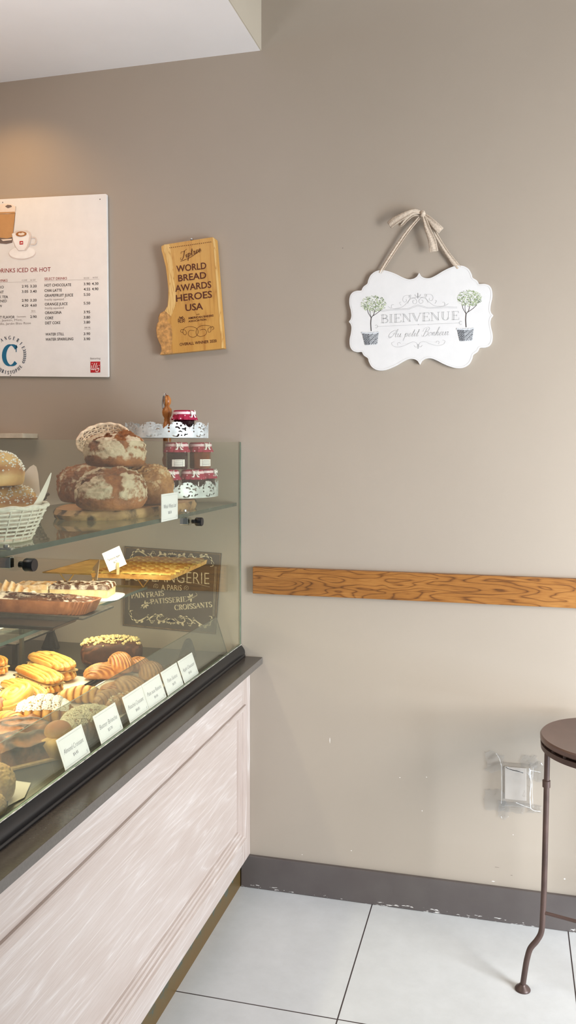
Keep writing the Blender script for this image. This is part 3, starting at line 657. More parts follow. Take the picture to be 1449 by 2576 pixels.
for (tx, ty, cx, cy) in ((265, 1170, 290, 930), (1130, 1135, 1165, 880)):
    dx, dy = tx - 265, ty - 1170
    g = G(); q = lambda pts, w: g.stroke([F.z(x + dx, y + dy) for x, y in catmull(pts, 5)], w, -.0006, 3)
    q([(268, 1170), (264, 1100), (268, 1045)], .0026); q([(268, 1048), (240, 1000), (232, 960)], .0014); q([(268, 1048), (290, 1020), (300, 980)], .0016); q([(278, 1035), (330, 1000), (365, 965)], .0015); q([(268, 1045), (258, 1000), (262, 950)], .001); q([(300, 985), (310, 940), (300, 900)], .0009)
    for k in range(330):
        r = math.sqrt(random.random()); a_ = random.random() * 2 * PI; zx = cx + 112 * r * cos(a_); zy = cy + 74 * r * sin(a_) - 8
        if random.random() < .3 and r > .8: zx += random.uniform(-14, 14)
        c = F.z(zx, zy); g.disc(c[0], c[1], random.uniform(.0014, .0030), random.uniform(.0005, .001), -.0007 - .000002 * k, 7, random.choice([0, 0, 1, 1, 1, 1, 2]), rot=random.uniform(-1.4, 1.4))
    g.build('printed_tree', ['leaf_a', 'leaf_b', 'leaf_c', 'trunk'], wp_)
    g = G(); P = [(185, 1185), (335, 1180), (322, 1290), (210, 1296)]
    P = [(x + dx, y + dy) for x, y in P]; n = 12
    for r in range(11):
        for k in range(n):
            u0, u1 = k / n, (k + 1) / n; v0, v1 = r / 11, (r + .86) / 11
            def B(u, v, o=0): 
                xx = (P[0][0] * (1 - u) + P[1][0] * u) * (1 - v) + (P[3][0] * (1 - u) + P[2][0] * u) * v; yy = (P[0][1] * (1 - u) + P[1][1] * u) * (1 - v) + (P[3][1] * (1 - u) + P[2][1] * u) * v; return F.z(xx, yy + o)
            o = 3 if (k + r) % 2 else -2
            g.flat([B(u0, v1, o), B(u1, v1, o), B(u1, v0, o), B(u0, v0, o)], -.0012, 0 if u0 < .38 or (k + r) % 4 == 0 else 1)
    g.flat([B(0, 1), B(1, 1), B(1, 0), B(0, 0)], -.0009, 0)
    g.stroke([F.z(180 + dx + x, 1180 + dy + y) for x, y in [(0, 4), (30, 8), (80, 10), (130, 6), (158, 0)]], .0045, -.0014, 1)
    g.build('printed_pot', ['pot_a', 'pot_b'], wp_)
# ribbon and bow
M['linen'] = simple('linen_ribbon', (196, 180, 162), .85, var=.12, scale=220, bstr=.3)
c = F.c
hb = thing('ribbon_bow', 'beige linen ribbon tied in a bow, holding up the white BIENVENUE sign', 'ribbon', on_wall(1060, 540, -.02))
O = hb.location
def W3(zx, zy, Y): p = on_wall(860 + zx / 3.6225, 510 + zy / 3.6225, Y); return p - O
def band(name, pts, w, puff=.004, nu=None):
    P = catmull([tuple(W3(*p)) for p in pts], 8); n = len(P); g = G(); ws = catmull([(x,) for x in w], 8) if isinstance(w, list) else [(w,)] * n
    def fn(u, v):
        i = min(n - 1, int(round(u * (n - 1)))); a = Vector(P[max(0, i - 1)]); b = Vector(P[min(n - 1, i + 1)]); t = (b - a).normalized(); s_ = Vector((t.z, 0, -t.x)); s_ = s_.normalized() if s_.length > .1 else Vector((1, 0, 0))
        k = ws[min(i, len(ws) - 1)][0] * (v - .5); f = sin(v * 9 + u * 3) * puff * .35
        return Vector(P[i]) + s_ * k + Vector((0, -f, 0))
    g.surf(fn, n - 1, 8); return g.build(name, 'linen', hb, smooth=True, solid=.0012, ang=80)
band('ribbon_strap', [(715, 125, -.020), (600, 260, -.016), (480, 430, -.014), (362, 612, -.0125), (345, 640, -.0125)], [.009, .011, .0125, .012, .012])
band('ribbon_strap', [(800, 180, -.020), (880, 330, -.016), (960, 460, -.014), (1045, 575, -.0125), (1060, 600, -.0125)], [.009, .012, .014, .018, .018])
band('bow_loop', [(730, 95, -.024), (660, 78, -.034), (580, 110, -.04), (480, 165, -.036), (430, 205, -.030)], [.010, .016, .022, .026, .024])
band('bow_loop', [(725, 105, -.022), (650, 110, -.027), (590, 150, -.03), (540, 200, -.027), (520, 190, -.022)], [.008, .012, .014, .012, .008])
band('bow_tail', [(745, 115, -.026), (780, 230, -.032), (820, 340, -.034), (838, 445, -.030)], [.009, .018, .024, .028])
band('bow_tail', [(755, 110, -.024), (800, 150, -.03), (850, 205, -.032), (905, 255, -.028)], [.008, .016, .022, .022])
g = G(); p = W3(738, 100, -.026)
def kn(u, v): a, b = u * 2 * PI, v * PI; r = 1 + .12 * sin(3 * a + 4 * b); return Vector(p) + Vector((.0085 * sin(b) * cos(a) * r, .008 * sin(b) * sin(a) * r, .0115 * cos(b)))
g.surf(kn, 20, 12, True); g.build('knot', 'linen', hb, smooth=True, ang=80)

# ---------------------------------------------------------------- bakery chalkboard inside the case
s = NT('worn_chalkboard'); v = s.coord(); n = s.noise(v, 14, 6, .7); s.bsdf(s.ramp(n, [(.3, (66, 58, 50)), (.6, (82, 72, 60)), (.8, (112, 94, 70))]), .6); M['slate'] = s.m
M['gold'] = simple('worn_cream_print', (214, 196, 160), .6, var=.2, scale=90)
M['rust'] = simple('worn_sign_edge', (120, 96, 66), .7, var=.25, scale=60)
cs = [on_wall(x, y, -.006) for x, y in ((313, 1374), (557, 1392), (546, 1594), (308.5, 1573.6))]
F = Frame(432, 1483, -.006, -2.2, (220, 1260), 3.45)
cb = thing('patisserie_sign', 'dark vintage tin sign with cream scrollwork reading PAIN FRAIS behind the apple tart', 'sign', F.c, F.rot())
P = [F.z(322, 393), F.z(1162, 455), F.z(1112, 1160), F.z(305, 1082)]
cp_ = G().prism(P, 0, .004).build('sign_plate', 'slate', cb)
g = G(); g.stroke(inset(P[::-1], .004) if False else [(x * .978, z * .972) for x, z in P], .0035, -.0005, 0, True); g.build('worn_border', 'rust', cp_)
g = G(); e = -.0008
def T3(txt, xl, yl, xr, yr, cap): a = F.z(xl, yl); b = F.z(xr, yr); serif(g, txt, a[0], a[1], b[0], b[1], cap / 3.45 * .00139, .24, .07, e)
T3('PAIN', 380, 845, 502, 835, 42); T3('FRAIS', 512, 838, 668, 820, 42); T3('PATISSERIE', 548, 895, 862, 872, 42); T3('CROISSANTS', 758, 948, 1085, 918, 42)
a = F.z(640, 772); b = F.z(818, 778); sans(g, 'A PARIS', a[0], a[1], b[0], b[1], .019, e)
a = F.z(330, 690); b = F.z(1058, 724); sans(g, 'BOULANGERIE', a[0], a[1], b[0], b[1], .041, e, 0, -.012)
def S3(pts, w=.003): g.stroke([F.z(*p) for p in catmull(pts, 6)], lambda dx, dz, u: w * (.35 + .9 * sin(PI * min(1, max(0, u)))), e)
def rect_line(pts): g.stroke([F.z(*p) for p in pts], .0008, e)
def leaf(zx, zy, ang, L_, W_=.35):
    a0 = F.z(zx, zy); r = math.radians(ang); k = .00040
    pts = [(0, 0), (.3, W_), (.7, W_ * .8), (1, 0), (.7, -W_ * .8), (.3, -W_)]; g.flat([(a0[0] + (u * cos(r) - v_ * sin(r)) * L_ * k, a0[1] + (u * sin(r) + v_ * cos(r)) * L_ * k) for u, v_ in pts], e)
def scrollset(y, s_):   # s_=1 top border, -1 bottom border (zoom coordinates)
    cxm = 735 if s_ > 0 else 725
    for a_ in (-1, 1):
        X = lambda d: cxm + a_ * d; Yk = lambda d, h: y + (d * a_) * .073 - s_ * h
        S3([(X(30), Yk(30, -10)), (X(80), Yk(80, 25)), (X(120), Yk(120, 10)), (X(110), Yk(110, -18)), (X(88), Yk(88, -5))]); S3([(X(60), Yk(60, -20)), (X(130), Yk(130, -25)), (X(185), Yk(185, 10)), (X(165), Yk(165, 38)), (X(140), Yk(140, 20))], .0036)
        S3([(X(190), Yk(190, -25)), (X(230), Yk(230, 10)), (X(290), Yk(290, 38)), (X(340), Yk(340, 10)), (X(355), Yk(355, -40)), (X(330), Yk(330, -50))], .0042); S3([(X(200), Yk(200, -30)), (X(190), Yk(190, 10)), (X(215), Yk(215, 25))], .0025)
        for d, h, an in ((20, 10, 60), (50, 18, 40), (95, 24, 60), (150, 30, 30), (240, 30, 40), (280, 44, 10), (320, 30, -30), (345, -5, -60), (205, -20, 120), (70, -22, -20), (120, -28, 10)):
            leaf(X(d), Yk(d, h), (an if a_ > 0 else 180 - an) * s_, 34)
    for an in (90, 60, 120, 30, 150): leaf(cxm, y, an * s_, 50, .28)
scrollset(495, 1); scrollset(1025, -1)
rect_line([(362, 560), (355, 950)]); rect_line([(372, 560), (365, 950)]); rect_line([(1118, 570), (1100, 1000)]); rect_line([(1108, 570), (1090, 1000)]); rect_line([(700, 660), (800, 690), (930, 712), (1062, 748)])
for cx_, cy_ in ((598, 742), (862, 758)): g.stroke([(F.z(cx_, cy_)[0] + x, F.z(cx_, cy_)[1] + z) for x, z in spiral(0, 0, .001, .010, 0, 1.6)], .0012, e)
for cx_, cy_, an in ((900, 840, 20), (500, 900, 200)):
    for j in range(6): leaf(cx_, cy_, an + 50 * j, 40, .2)
    S3([(cx_ - 40, cy_ + 30), (cx_, cy_), (cx_ + 50, cy_ - 20), (cx_ + 40, cy_ - 45)], .0016)
g.build('lettering', 'gold', cp_)

# ---------------------------------------------------------------- price cards
M['card_ink'] = simple('card_ink', (138, 138, 148), .6, var=.05)
M['peg_wood'] = simple('peg_wood', (214, 180, 130), .6, var=.1, scale=80)
def card(label, w, h, name, price, loc, rot):
    t = thing('price_card', label, 'price card', loc, rot, 'white price cards in the display case')
    cd_ = G().box(-w / 2, w / 2, 0, .0012, 0, h).build('card', 'card', t)
    g = G(); e = -.0004; b = .005
    g.stroke([(-w / 2 + b, b), (w / 2 - b, b), (w / 2 - b, h - b), (-w / 2 + b, h - b)], .0004, e, 0, True)
    L = min(w * .78, .0062 * len(name)); sans(g, name, -L / 2, h * .46, L / 2, h * .46, h * .16, e, 0, -.012, .18); sans(g, price, -w * .1, h * .25, w * .1, h * .25, h * .1, e)
    serif(g, 'C', w / 2 - .011, b + .002, w / 2 - .007, b + .002, .005, .2, .06, e)
    g.build('lettering', 'card_ink', cd_); return t
tags = [('Almond Croissant', '$4.45', 165, 227, 'the ALMOND CROISSANT card nearest the front at the end of the row'),
        ('Butter Brioche', '$3.70', 255.6, 310, 'card reading BUTTER BRIOCHE on the guard pane'), ('Pistachio Croissant', '$4.85', 328, 375, 'card reading PISTACHIO CROISSANT on the guard pane'),
        ('Pain aux Raisins', '$4.45', 376, 419, 'card reading PAIN AUX RAISINS on the guard pane'), ('Pain Suisse', '$4.75', 423, 462, 'card reading PAIN SUISSE on the guard pane'), ('Apple Chausson', '$4.65', 465, 500, 'card reading APPLE CHAUSSON nearest the wall')]
for nm, pr, xa, xb, lb in tags:
    Y0 = on_side(xa, 1800, -.899).y; Y1 = on_side(xb, 1800, -.899).y
    card('white ' + lb, min(Y1 - Y0, .112), .066, nm, pr, (-.8985, (Y0 + Y1) / 2, .8205), (-math.atan(.36), 0, PI / 2))
Y0 = on_side(405, 1300, -.899).y; Y1 = on_side(446, 1300, -.899).y
card('white WHOLE WHEAT LOAF card against the glass in front of the bread', Y1 - Y0, .074, 'Whole Wheat Loaf', '$8.50', (-.8975, (Y0 + Y1) / 2, 1.2965), (0, 0, PI / 2))
# ---------------------------------------------------------------- food materials
def crusty(name, lo, hi, extra, fscale=38, rough=.6, bstr=.5, amt=1.0, bdist=.004, soft=3.2):
    """lo/hi brown mix by noise; 'crust' attribute brings in the extra colour (flour, sugar, scar)"""
    s = NT(name); v = s.coord(); n = s.noise(v, fscale, 6, .68); n2 = s.noise(v, fscale * .25, 3)
    base = s.ramp(s.math('ADD', s.math('MULTIPLY', n, .55), s.math('MULTIPLY', n2, .5)), [(.34, lo), (.68, hi)])
    a = s.attr('crust'); f = s.noise(v, fscale * 2.2, 7, .75)
    k = s.math('MULTIPLY', s.math('SUBTRACT', s.math('ADD', s.math('MULTIPLY', a, 1.25), s.math('MULTIPLY', f, 1.1)), .95 if soft > 2 else .8), soft, True); k = s.math('MULTIPLY', k, amt)
    s.bsdf(s.mix(k, base, srgb(extra)), rough, bump=n, bstr=bstr, bdist=bdist); return s.m
M['bread'] = crusty('floured_bread_crust', (84, 44, 22), (174, 108, 56), (214, 194, 164), 34, bstr=.8, bdist=.008)
M['bread_tan'] = crusty('tan_bread_crust', (134, 82, 42), (206, 150, 90), (220, 192, 150), 34, bstr=.8, bdist=.008)
M['pastry'] = crusty('golden_pastry', (206, 140, 62), (240, 196, 116), (150, 84, 34), 30, .42, .3, soft=1.1)
M['pastry_yellow'] = crusty('yellow_pastry', (232, 172, 78), (248, 210, 122), (196, 120, 44), 26, .35, .25, soft=1.1)
M['pastry_brown'] = crusty('brown_glazed_pastry', (120, 62, 28), (186, 112, 58), (224, 160, 92), 30, .3, .3, soft=1.1)
M['pastry_dim'] = crusty('dimmed_pastry', (158, 112, 70), (206, 160, 108), (128, 84, 50), 30, .45, .3, soft=1.1)  # golden pastry with the dimming behind the guard pane put into its colour
M['marble'] = crusty('marbled_brown_pastry', (96, 54, 30), (176, 116, 72), (60, 34, 22), 30, .5, .4)
M['brioche'] = crusty('brioche_crust', (206, 158, 92), (236, 200, 136), (176, 110, 56), 18, .5, .1, soft=1.1)
M['sugar'] = simple('pearl_sugar', (250, 244, 236), .6, var=.05, scale=200)
M['almond'] = simple('chopped_topping', (226, 214, 190), .6, var=.15, scale=200)
M['choco'] = crusty('chocolate_cake', (48, 26, 16), (84, 46, 28), (110, 66, 42), 24, .55, .4)
M['hazel'] = simple('hazelnut', (240, 206, 146), .5, var=.14, scale=70)
M['tartcrust'] = crusty('tart_crust', (116, 64, 36), (168, 106, 66), (120, 66, 34), 40, .6, .3, soft=1.1)
M['tartchoc'] = crusty('tart_chocolate_top', (52, 30, 20), (112, 68, 44), (232, 214, 196), 30, .4, .6)
M['custard'] = crusty('custard_filling', (226, 196, 136), (246, 228, 176), (190, 136, 80), 30, .5, .3, soft=1.1)
M['flaky'] = crusty('flaky_pastry', (196, 130, 68), (240, 200, 140), (250, 240, 226), 46, .5, .7, soft=1.1)
M['apple'] = crusty('baked_apple', (206, 160, 70), (246, 226, 136), (150, 92, 36), 30, .35, .35, soft=1.1)
M['paper'] = simple('parchment', (238, 230, 220), .7, var=.03, scale=12)
M['tray'] = simple('black_baking_tray', (40, 38, 36), .38, .4, var=.2, scale=60)
M['slate_tray'] = simple('dark_slate_tray', (74, 70, 64), .5, var=.2, scale=60)
M['greyboard'] = wood('grey_wood_board', [(.2, (122, 114, 104)), (.5, (152, 144, 134)), (.8, (100, 92, 84))], 0, 1.2, 9, .4, kmix=(.4, .3, .3))
M['log'] = crusty('log_slice_bark', (120, 84, 54), (206, 168, 118), (64, 50, 40), 12, .7, .6)
M['logtop'] = wood('log_slice_top', [(.2, (196, 150, 100)), (.5, (172, 122, 76)), (.8, (120, 80, 48))], 1, 1.5, 9, .6)
M['wicker'] = simple('white_wicker', (236, 228, 214), .6, var=.06, scale=90)
M['wicker_grey'] = simple('grey_wicker', (128, 120, 110), .65, var=.2, scale=90)
M['wicker_tan'] = simple('natural_wicker', (226, 204, 176), .6, var=.12, scale=90)
M['galv'] = simple('galvanised_metal', (206, 212, 212), .5, .3, var=.14, scale=26)
M['turned'] = wood('turned_wood', [(.2, (196, 132, 70)), (.5, (164, 98, 46)), (.8, (110, 60, 26))], 2, 3, 6, .3)
M['goldwire'] = simple('brass_wire', (206, 170, 104), .3, .7, var=.1)
M['iron'] = simple('dark_bronze_iron', (84, 66, 60), .42, .35, var=.14, scale=12)
M['seat'] = simple('brown_seat_paint', (98, 76, 68), .3, .1, var=.07, scale=9)

def nz(p, s, o=0): return noise.noise(Vector((p[0] * s + o, p[1] * s + o * 1.7, p[2] * s - o)))
def fb(p, s, o=0): return nz(p, s, o) + .5 * nz(p, s * 2.1, o + 3) + .25 * nz(p, s * 4.3, o + 7)
def clamp(x, a=0, b=1): return max(a, min(b, x))
def ball(fn, nu=64, nv=40):      # fn(unit vector)->(pos, att)
    g = G()
    def f(u, v):
        a = u * 2 * PI; b = (v * .996 + .002) * PI; return fn(Vector((sin(b) * cos(a), sin(b) * sin(a), cos(b))))
    g.surf(f, nu, nv, True)
    k = len(g.v); W = nv + 1
    g.f += [tuple(i * W for i in range(nu)), tuple(i * W + nv for i in range(nu))[::-1]]; g.m += [0, 0]
    g.f = [f[::-1] for f in g.f]; return g
def loaf(loc, rx, ry, rz, seed, rotz, mat='bread', label='', flour=.5, cat='bread loaf', group=None, name='bread_loaf'):
    S = min(rx, ry)
    def fn(d):
        p = Vector(d); k = lambda a, e: abs(a) ** e * (1 if a > 0 else -1)
        q = k(p.z, .82) if p.z > 0 else -.5 * (1 - (1 + p.z) ** 2.2); r = 1 + .05 * fb(p, 1.3, seed)
        hq = math.hypot(p.x, p.y) or 1e-6; w = hq ** .8 / hq if hq > .05 else 1.2
        warp = .20 * fb(p, 2.0, seed + 9); c = p.x * .8 + p.y * .25 + warp; up = clamp(p.z * 2.0 + .1)
        crack = math.exp(-((c - .0) / .13) ** 2); lip = math.exp(-((c - .2) / .05) ** 2) + .7 * math.exp(-((c + .2) / .05) ** 2)
        c2 = p.y * .9 - p.x * .3 + .25 * fb(p, 2.3, seed + 4) + .35; crack2 = math.exp(-(c2 / .07) ** 2) * clamp(p.z * 3); lip2 = math.exp(-((c2 - .12) / .045) ** 2) * clamp(p.z * 3)
        rough = abs(nz(p, 6, seed)) * .075 + .028 * fb(p, 15, seed + 2) + .008 * nz(p, 34, seed)
        r += up * (.05 * lip - .065 * crack + .04 * lip2 - .055 * crack2) + rough * clamp(p.z * 1.5 + .7)
        fl = clamp(flour + .22 + .45 * fb(p, 2.4, seed + 2) - 1.1 * crack * up - .8 * crack2 - .25 * abs(fb(p, 8, seed)) - 1.0 * clamp(-p.z * 2.2 + .1))
        return Vector((p.x * w * rx * r, p.y * w * ry * r, q * rz * (r if p.z > 0 else 1))), fl
    g = ball(fn, 150, 96); zmin = min(v.z for v in g.v)
    g.xf(Matrix.Translation((0, 0, -zmin)))
    o = g.build(name, mat, smooth=True, ang=180); o.location = loc; o.rotation_euler = (0, 0, rotz)
    return tag(o, label, cat, group)

SH = 1.305     # top of the glass shelf
# ---------------------------------------------------------------- log slice with loaves
g = G(); LC = (-1.085, -.455)
def lg(u, v):
    a = u * 2 * PI; r = 1 + .035 * nz((cos(a), sin(a), 0), 2.5, 3) + .02 * nz((cos(a), sin(a), v), 9, 1)
    k = .98 + .03 * sin(v * PI); return Vector((.158 * cos(a) * r * k, .335 * sin(a) * r * k, .0265 * v)), clamp(.35 + .9 * nz((cos(a) * 3, sin(a) * 3, v * .4), 2.2, 5))
g.surf(lg, 120, 6, True); k0 = len(g.v)
W = 7; g.f += [tuple(i * W + 6 for i in range(120)), tuple(i * W for i in range(120))[::-1]]; g.m += [1, 1]
o = g.build('serving_board', ['log', 'logtop'], smooth=True, ang=50); o.location = (LC[0], LC[1], SH + .0003)
tag(o, 'live-edge log slice serving board under the bread loaves on the top glass shelf', 'serving board')
BT = SH + .0272
def shelf_pt(px, t): rx, ry = ray(px); return t * rx, CY + t * ry
x, y = shelf_pt(280, 2.23); loaf((x, y, BT), .092, .094, .072, 11, .3, 'bread', 'front floured brown sourdough loaf beneath the top loaf, nearest the glass', .42, group='whole wheat loaves on the log slice')
x, y = shelf_pt(222, 2.50); loaf((x - .015, y + .01, BT), .074, .080, .074, 23, 1.9, 'bread', 'darker brown loaf at the left behind the front loaf', .2, group='whole wheat loaves on the log slice')
x, y = shelf_pt(368, 2.44); loaf((x, y, BT), .078, .076, .076, 37, 2.6, 'bread_tan', 'golden tan loaf behind the WHOLE WHEAT LOAF card', .12, group='whole wheat loaves on the log slice')
x, y = shelf_pt(290, 2.36); loaf((x, y, BT + .109), .086, .088, .064, 58, .5, 'bread', 'topmost floured loaf stacked on the three other loaves', .48, group='whole wheat loaves on the log slice')

# ---------------------------------------------------------------- baskets
def basket_parts(t, rx, ry, H, flare, mat, rings=9, stakes=28, handle=False, bottom=True):
    g = G(); n = 96
    def rad(z): return 1 - flare * (1 - z / H)
    for i in range(rings):
        z = H * (i + .5) / rings
        P = []
        for k in range(n):
            a = 2 * PI * k / n; o = .0018 * cos(a * stakes / 2 + (i % 2) * PI); r = rad(z); P.append(((rx * r + o) * cos(a), (ry * r + o) * sin(a), z))
        g.tube(P, .0031 * (H / rings) / .0075 * .72, 5, True)
    g.build('woven_side', mat, t, smooth=True, ang=80)
    g = G()
    for k in range(stakes):
        a = 2 * PI * k / stakes; g.tube([(rx * rad(z) * cos(a), ry * rad(z) * sin(a), z) for z in (0.002, H * .5, H)], .002, 5)
    g.build('stakes', mat, t, smooth=True, ang=80)
    g = G(); P = [((rx + .001) * cos(2 * PI * k / n), (ry + .001) * sin(2 * PI * k / n), H + .0015 * sin(k)) for k in range(n)]; g.tube(P, .0042, 7, True); g.build('rim', mat, t, smooth=True, ang=80)
    g = G(); g.lathe([(0.001, .001), (1, .001), (1, .005), (0.001, .005)], 48, sx=rx * rad(0), sy=ry * rad(0)); g.build('base', mat, t)
t = thing('wicker_basket', 'round white wicker basket lined with parchment at the left of the glass shelf', 'basket', (-1.045, -1.245, SH + .0005), (0, 0, .3))
basket_parts(t, .128, .128, .072, .26, 'wicker', 9, 30)
def paper_liner(parent, rx, z, n=90, seed=1, hi=.035, mat='paper', corners=((.35, .05), (1.9, .06), (3.6, .04), (5.0, .045)), name='parchment_paper'):
    g = G()
    def fn(u, v):
        a = u * 2 * PI; h = .012 * nz((cos(a) * 2, sin(a) * 2, 0), 1.5, seed) + sum(c[1] * math.exp(-(((a - c[0] + PI) % (2 * PI) - PI) / .28) ** 2) for c in corners)
        r = rx * (.74 + .26 * v) + .25 * h * v; return Vector((r * cos(a), r * sin(a), z - .03 * (1 - v) + (h + .008) * max(0, v - .35) / .65 + .0015 * sin(a * 9) * v))
    g.surf(fn, n, 8, True); o = g.build(name, mat, parent, smooth=True, ang=80); return o
pl = paper_liner(None, .120, SH + .0615, corners=((.35, .075), (1.35, .085), (2.6, .03), (4.9, .02)))
pl.location = (-1.045, -1.245, 0); tag(pl, 'crumpled parchment sheet with raised corners lining the white wicker basket', 'parchment')
t = thing('wicker_basket', 'grey brown wicker basket behind the white basket on the glass shelf', 'basket', (-1.335, -.745, SH + .0005), (0, 0, .2))
basket_parts(t, .125, .125, .062, .25, 'wicker_grey', 8, 30)
t = thing('wicker_basket', 'small natural wicker bread basket tipped up behind the topmost loaf', 'basket', (-1.198, -.385, SH + .175), (math.radians(50), math.radians(-6), .30))
basket_parts(t, .078, .062, .060, .3, 'wicker_tan', 9, 26)

def pearls(g, fn, n, r0, r1, seed=0):
    rnd = random.Random(seed)
    for _ in range(n):
        p = fn(rnd)
        if p is None: continue
        r = rnd.uniform(r0, r1); a = rnd.random() * 6; V = []
        for (x, y, z) in ((1, 0, 0), (-1, 0, 0), (0, 1, 0), (0, -1, 0), (0, 0, 1), (0, 0, -1)):
            V.append((p[0] + (x * cos(a) - y * sin(a)) * r, p[1] + (x * sin(a) + y * cos(a)) * r, p[2] + z * r * .8))
        g.add(V, [(0, 2, 4), (2, 1, 4), (1, 3, 4), (3, 0, 4), (2, 0, 5), (1, 2, 5), (3, 1, 5), (0, 3, 5)])
def bun(name, label, loc, rx, ry, rz, seed, mat, top, topmat, n=260, rotz=0, cat='bun', group=None, band=.5, topname='sugar_topping', pr=(.0018, .0034), low=-.45):
    t = thing(name, label, cat, loc, (0, 0, rotz), group)
    def sh(p): 
        r = 1 + .05 * fb(p, 1.7, seed); z = p.z if p.z > low else low + (p.z - low) * .1
        return Vector((p.x * rx * r, p.y * ry * r, (z - low * 1.05) * rz * r))
    g = ball(lambda p: (sh(p), clamp(p.z * 1.2 + .25 * nz(p, 3, seed)) if band is None else clamp(.9 - abs(p.z - .25) * 2)), 48, 30); zm = min(v.z for v in g.v); g.xf(Matrix.Translation((0, 0, -zm)))
    g.build('crust', mat, t, smooth=True, ang=180)
    if top:
        g = G()
        def pk(r):
            z = r.uniform(top, 1); a = r.random() * 2 * PI; q = math.sqrt(1 - z * z); return sh(Vector((q * cos(a), q * sin(a), z))) + Vector((0, 0, -zm + .001))
        pearls(g, pk, n, pr[0], pr[1], seed); o = g.build(topname, topmat, t); o['kind'] = 'stuff'
    return t
x, y = shelf_pt(20, 1.82); bun('sugar_brioche', 'sugared round brioche lying in the white basket under another', (x - .01, y, SH + .045), .080, .080, .046, 3, 'brioche', .1, 'sugar', 420, cat='brioche', group='pearl sugar brioches in the basket')
x, y = shelf_pt(-12, 1.80); bun('sugar_brioche', 'sugared round brioche stacked on top in the white basket', (x, y, SH + .109), .062, .062, .050, 5, 'brioche', .15, 'sugar', 320, cat='brioche', group='pearl sugar brioches in the basket')

# ---------------------------------------------------------------- tiered stand and jam jars
PX, PY = -1.082, -.192
st = thing('tiered_stand', 'two-tier galvanised lace-edged stand with turned wooden post behind the loaves', 'tiered stand', (PX, PY, BT))
def lace(r, z0, H, scal, name='lace_rim'):
    n = 1440; rows = 36; per = n // scal; g = G(); keep = []
    def hole(u, h):   # u in -1..1 over a scallop, h 0..1
        top = 1 - .42 * abs(u) ** 2.2 - .03 * abs(sin(u * 14))
        if h > top: return True
        def C(cx, cy, rr): return ((u - cx) / 1.05) ** 2 + ((h - cy) / .75) ** 2 < rr * rr
        def R(cx, cy, ra, rb, a0, a1):
            dx, dy = (u - cx) / 1.05, (h - cy) / .75; d = math.hypot(dx, dy); a = math.degrees(math.atan2(dy, dx)) % 360; return ra < d < rb and (a0 <= a <= a1 or a0 <= a + 360 <= a1)
        return (C(0, .86, .07) or C(-.32, .76, .0) or C(-.62, .6, .08) or C(.3, .74, .08) or C(.66, .58, .08) or C(-.6, .38, .07) or C(.35, .14, .06) or C(.6, .14, .06) or C(-.1, .14, .0)
                or R(-.42, .74, .12, .22, 60, 200) or R(.45, .74, .12, .22, -20, 110) or R(.0, .52, .12, .24, -60, 130) or R(.48, .42, .12, .23, -60, 120) or R(-.1, .2, .14, .27, 200, 370) or R(.25, .3, .1, .18, 20, 150) or R(.72, .3, .1, .18, 220, 330))
    for i in range(n + 0):
        for j in range(rows):
            u = ((i % per) + .5) / per * 2 - 1; h = (j + .5) / rows
            if not hole(u, h): keep.append((i, j))
    idx = {}; vs = []
    def V(i, j):
        i %= n
        if (i, j) not in idx: a = 2 * PI * i / n; idx[(i, j)] = len(vs); vs.append((r * cos(a), r * sin(a), z0 + H * j / rows))
        return idx[(i, j)]
    fs = [(V(i, j), V(i + 1, j), V(i + 1, j + 1), V(i, j + 1)) for i, j in keep]
    g.add(vs, fs); o = g.build(name, 'galv', st, solid=.0012); return o
for (r, z, sc, nm) in ((.166, .004, 12, 0), (.134, .192, 10, 1)):
    g = G(); g.lathe([(.001, z), (r - .001, z), (r, z + .0015), (r, z + .003), (.001, z + .003)], 72); tr_ = g.build('tier_plate', 'galv', st, smooth=True, ang=30)
    lace(r - .0005, z + .001, .050, sc)
g = G(); g.lathe([(.0, .007), (.014, .007), (.014, .05), (.010, .056), (.015, .066), (.017, .08), (.014, .094), (.009, .1), (.014, .108), (.0165, .122), (.012, .136), (.014, .146), (.013, .186), (.013, .196), (.0145, .2), (.014, .225), (.0115, .243), (.009, .247), (.0105, .252), (.009, .257), (.0145, .266), (.0165, .276), (.0145, .287), (.008, .294), (.0075, .298), (.012, .304), (.0135, .314), (.011, .324), (.005, .331), (0, .333)], 32)
g.build('turned_post', 'turned', st, smooth=True, ang=60)
g = G(); P = [(-.006 + .003 * sin(a), -.016 + .007 * cos(a) * .6, .315 + .021 * cos(a) - .006) for a in [2 * PI * k / 28 for k in range(28)]]; g.tube(P, .0016, 6, True); g.tube(arc3 if False else [(0, -.006, .331), (-.002, -.012, .338), (-.005, -.014, .334)], .0014, 6); g.build('hanging_ring', 'chrome', st, smooth=True)
g = G()
for k in range(4): a = PI / 4 + k * PI / 2; G().lathe([(.007, 0), (.009, .0045)], 12, (.12 * cos(a), .12 * sin(a), 0)).build('tier_foot', 'galv', st)
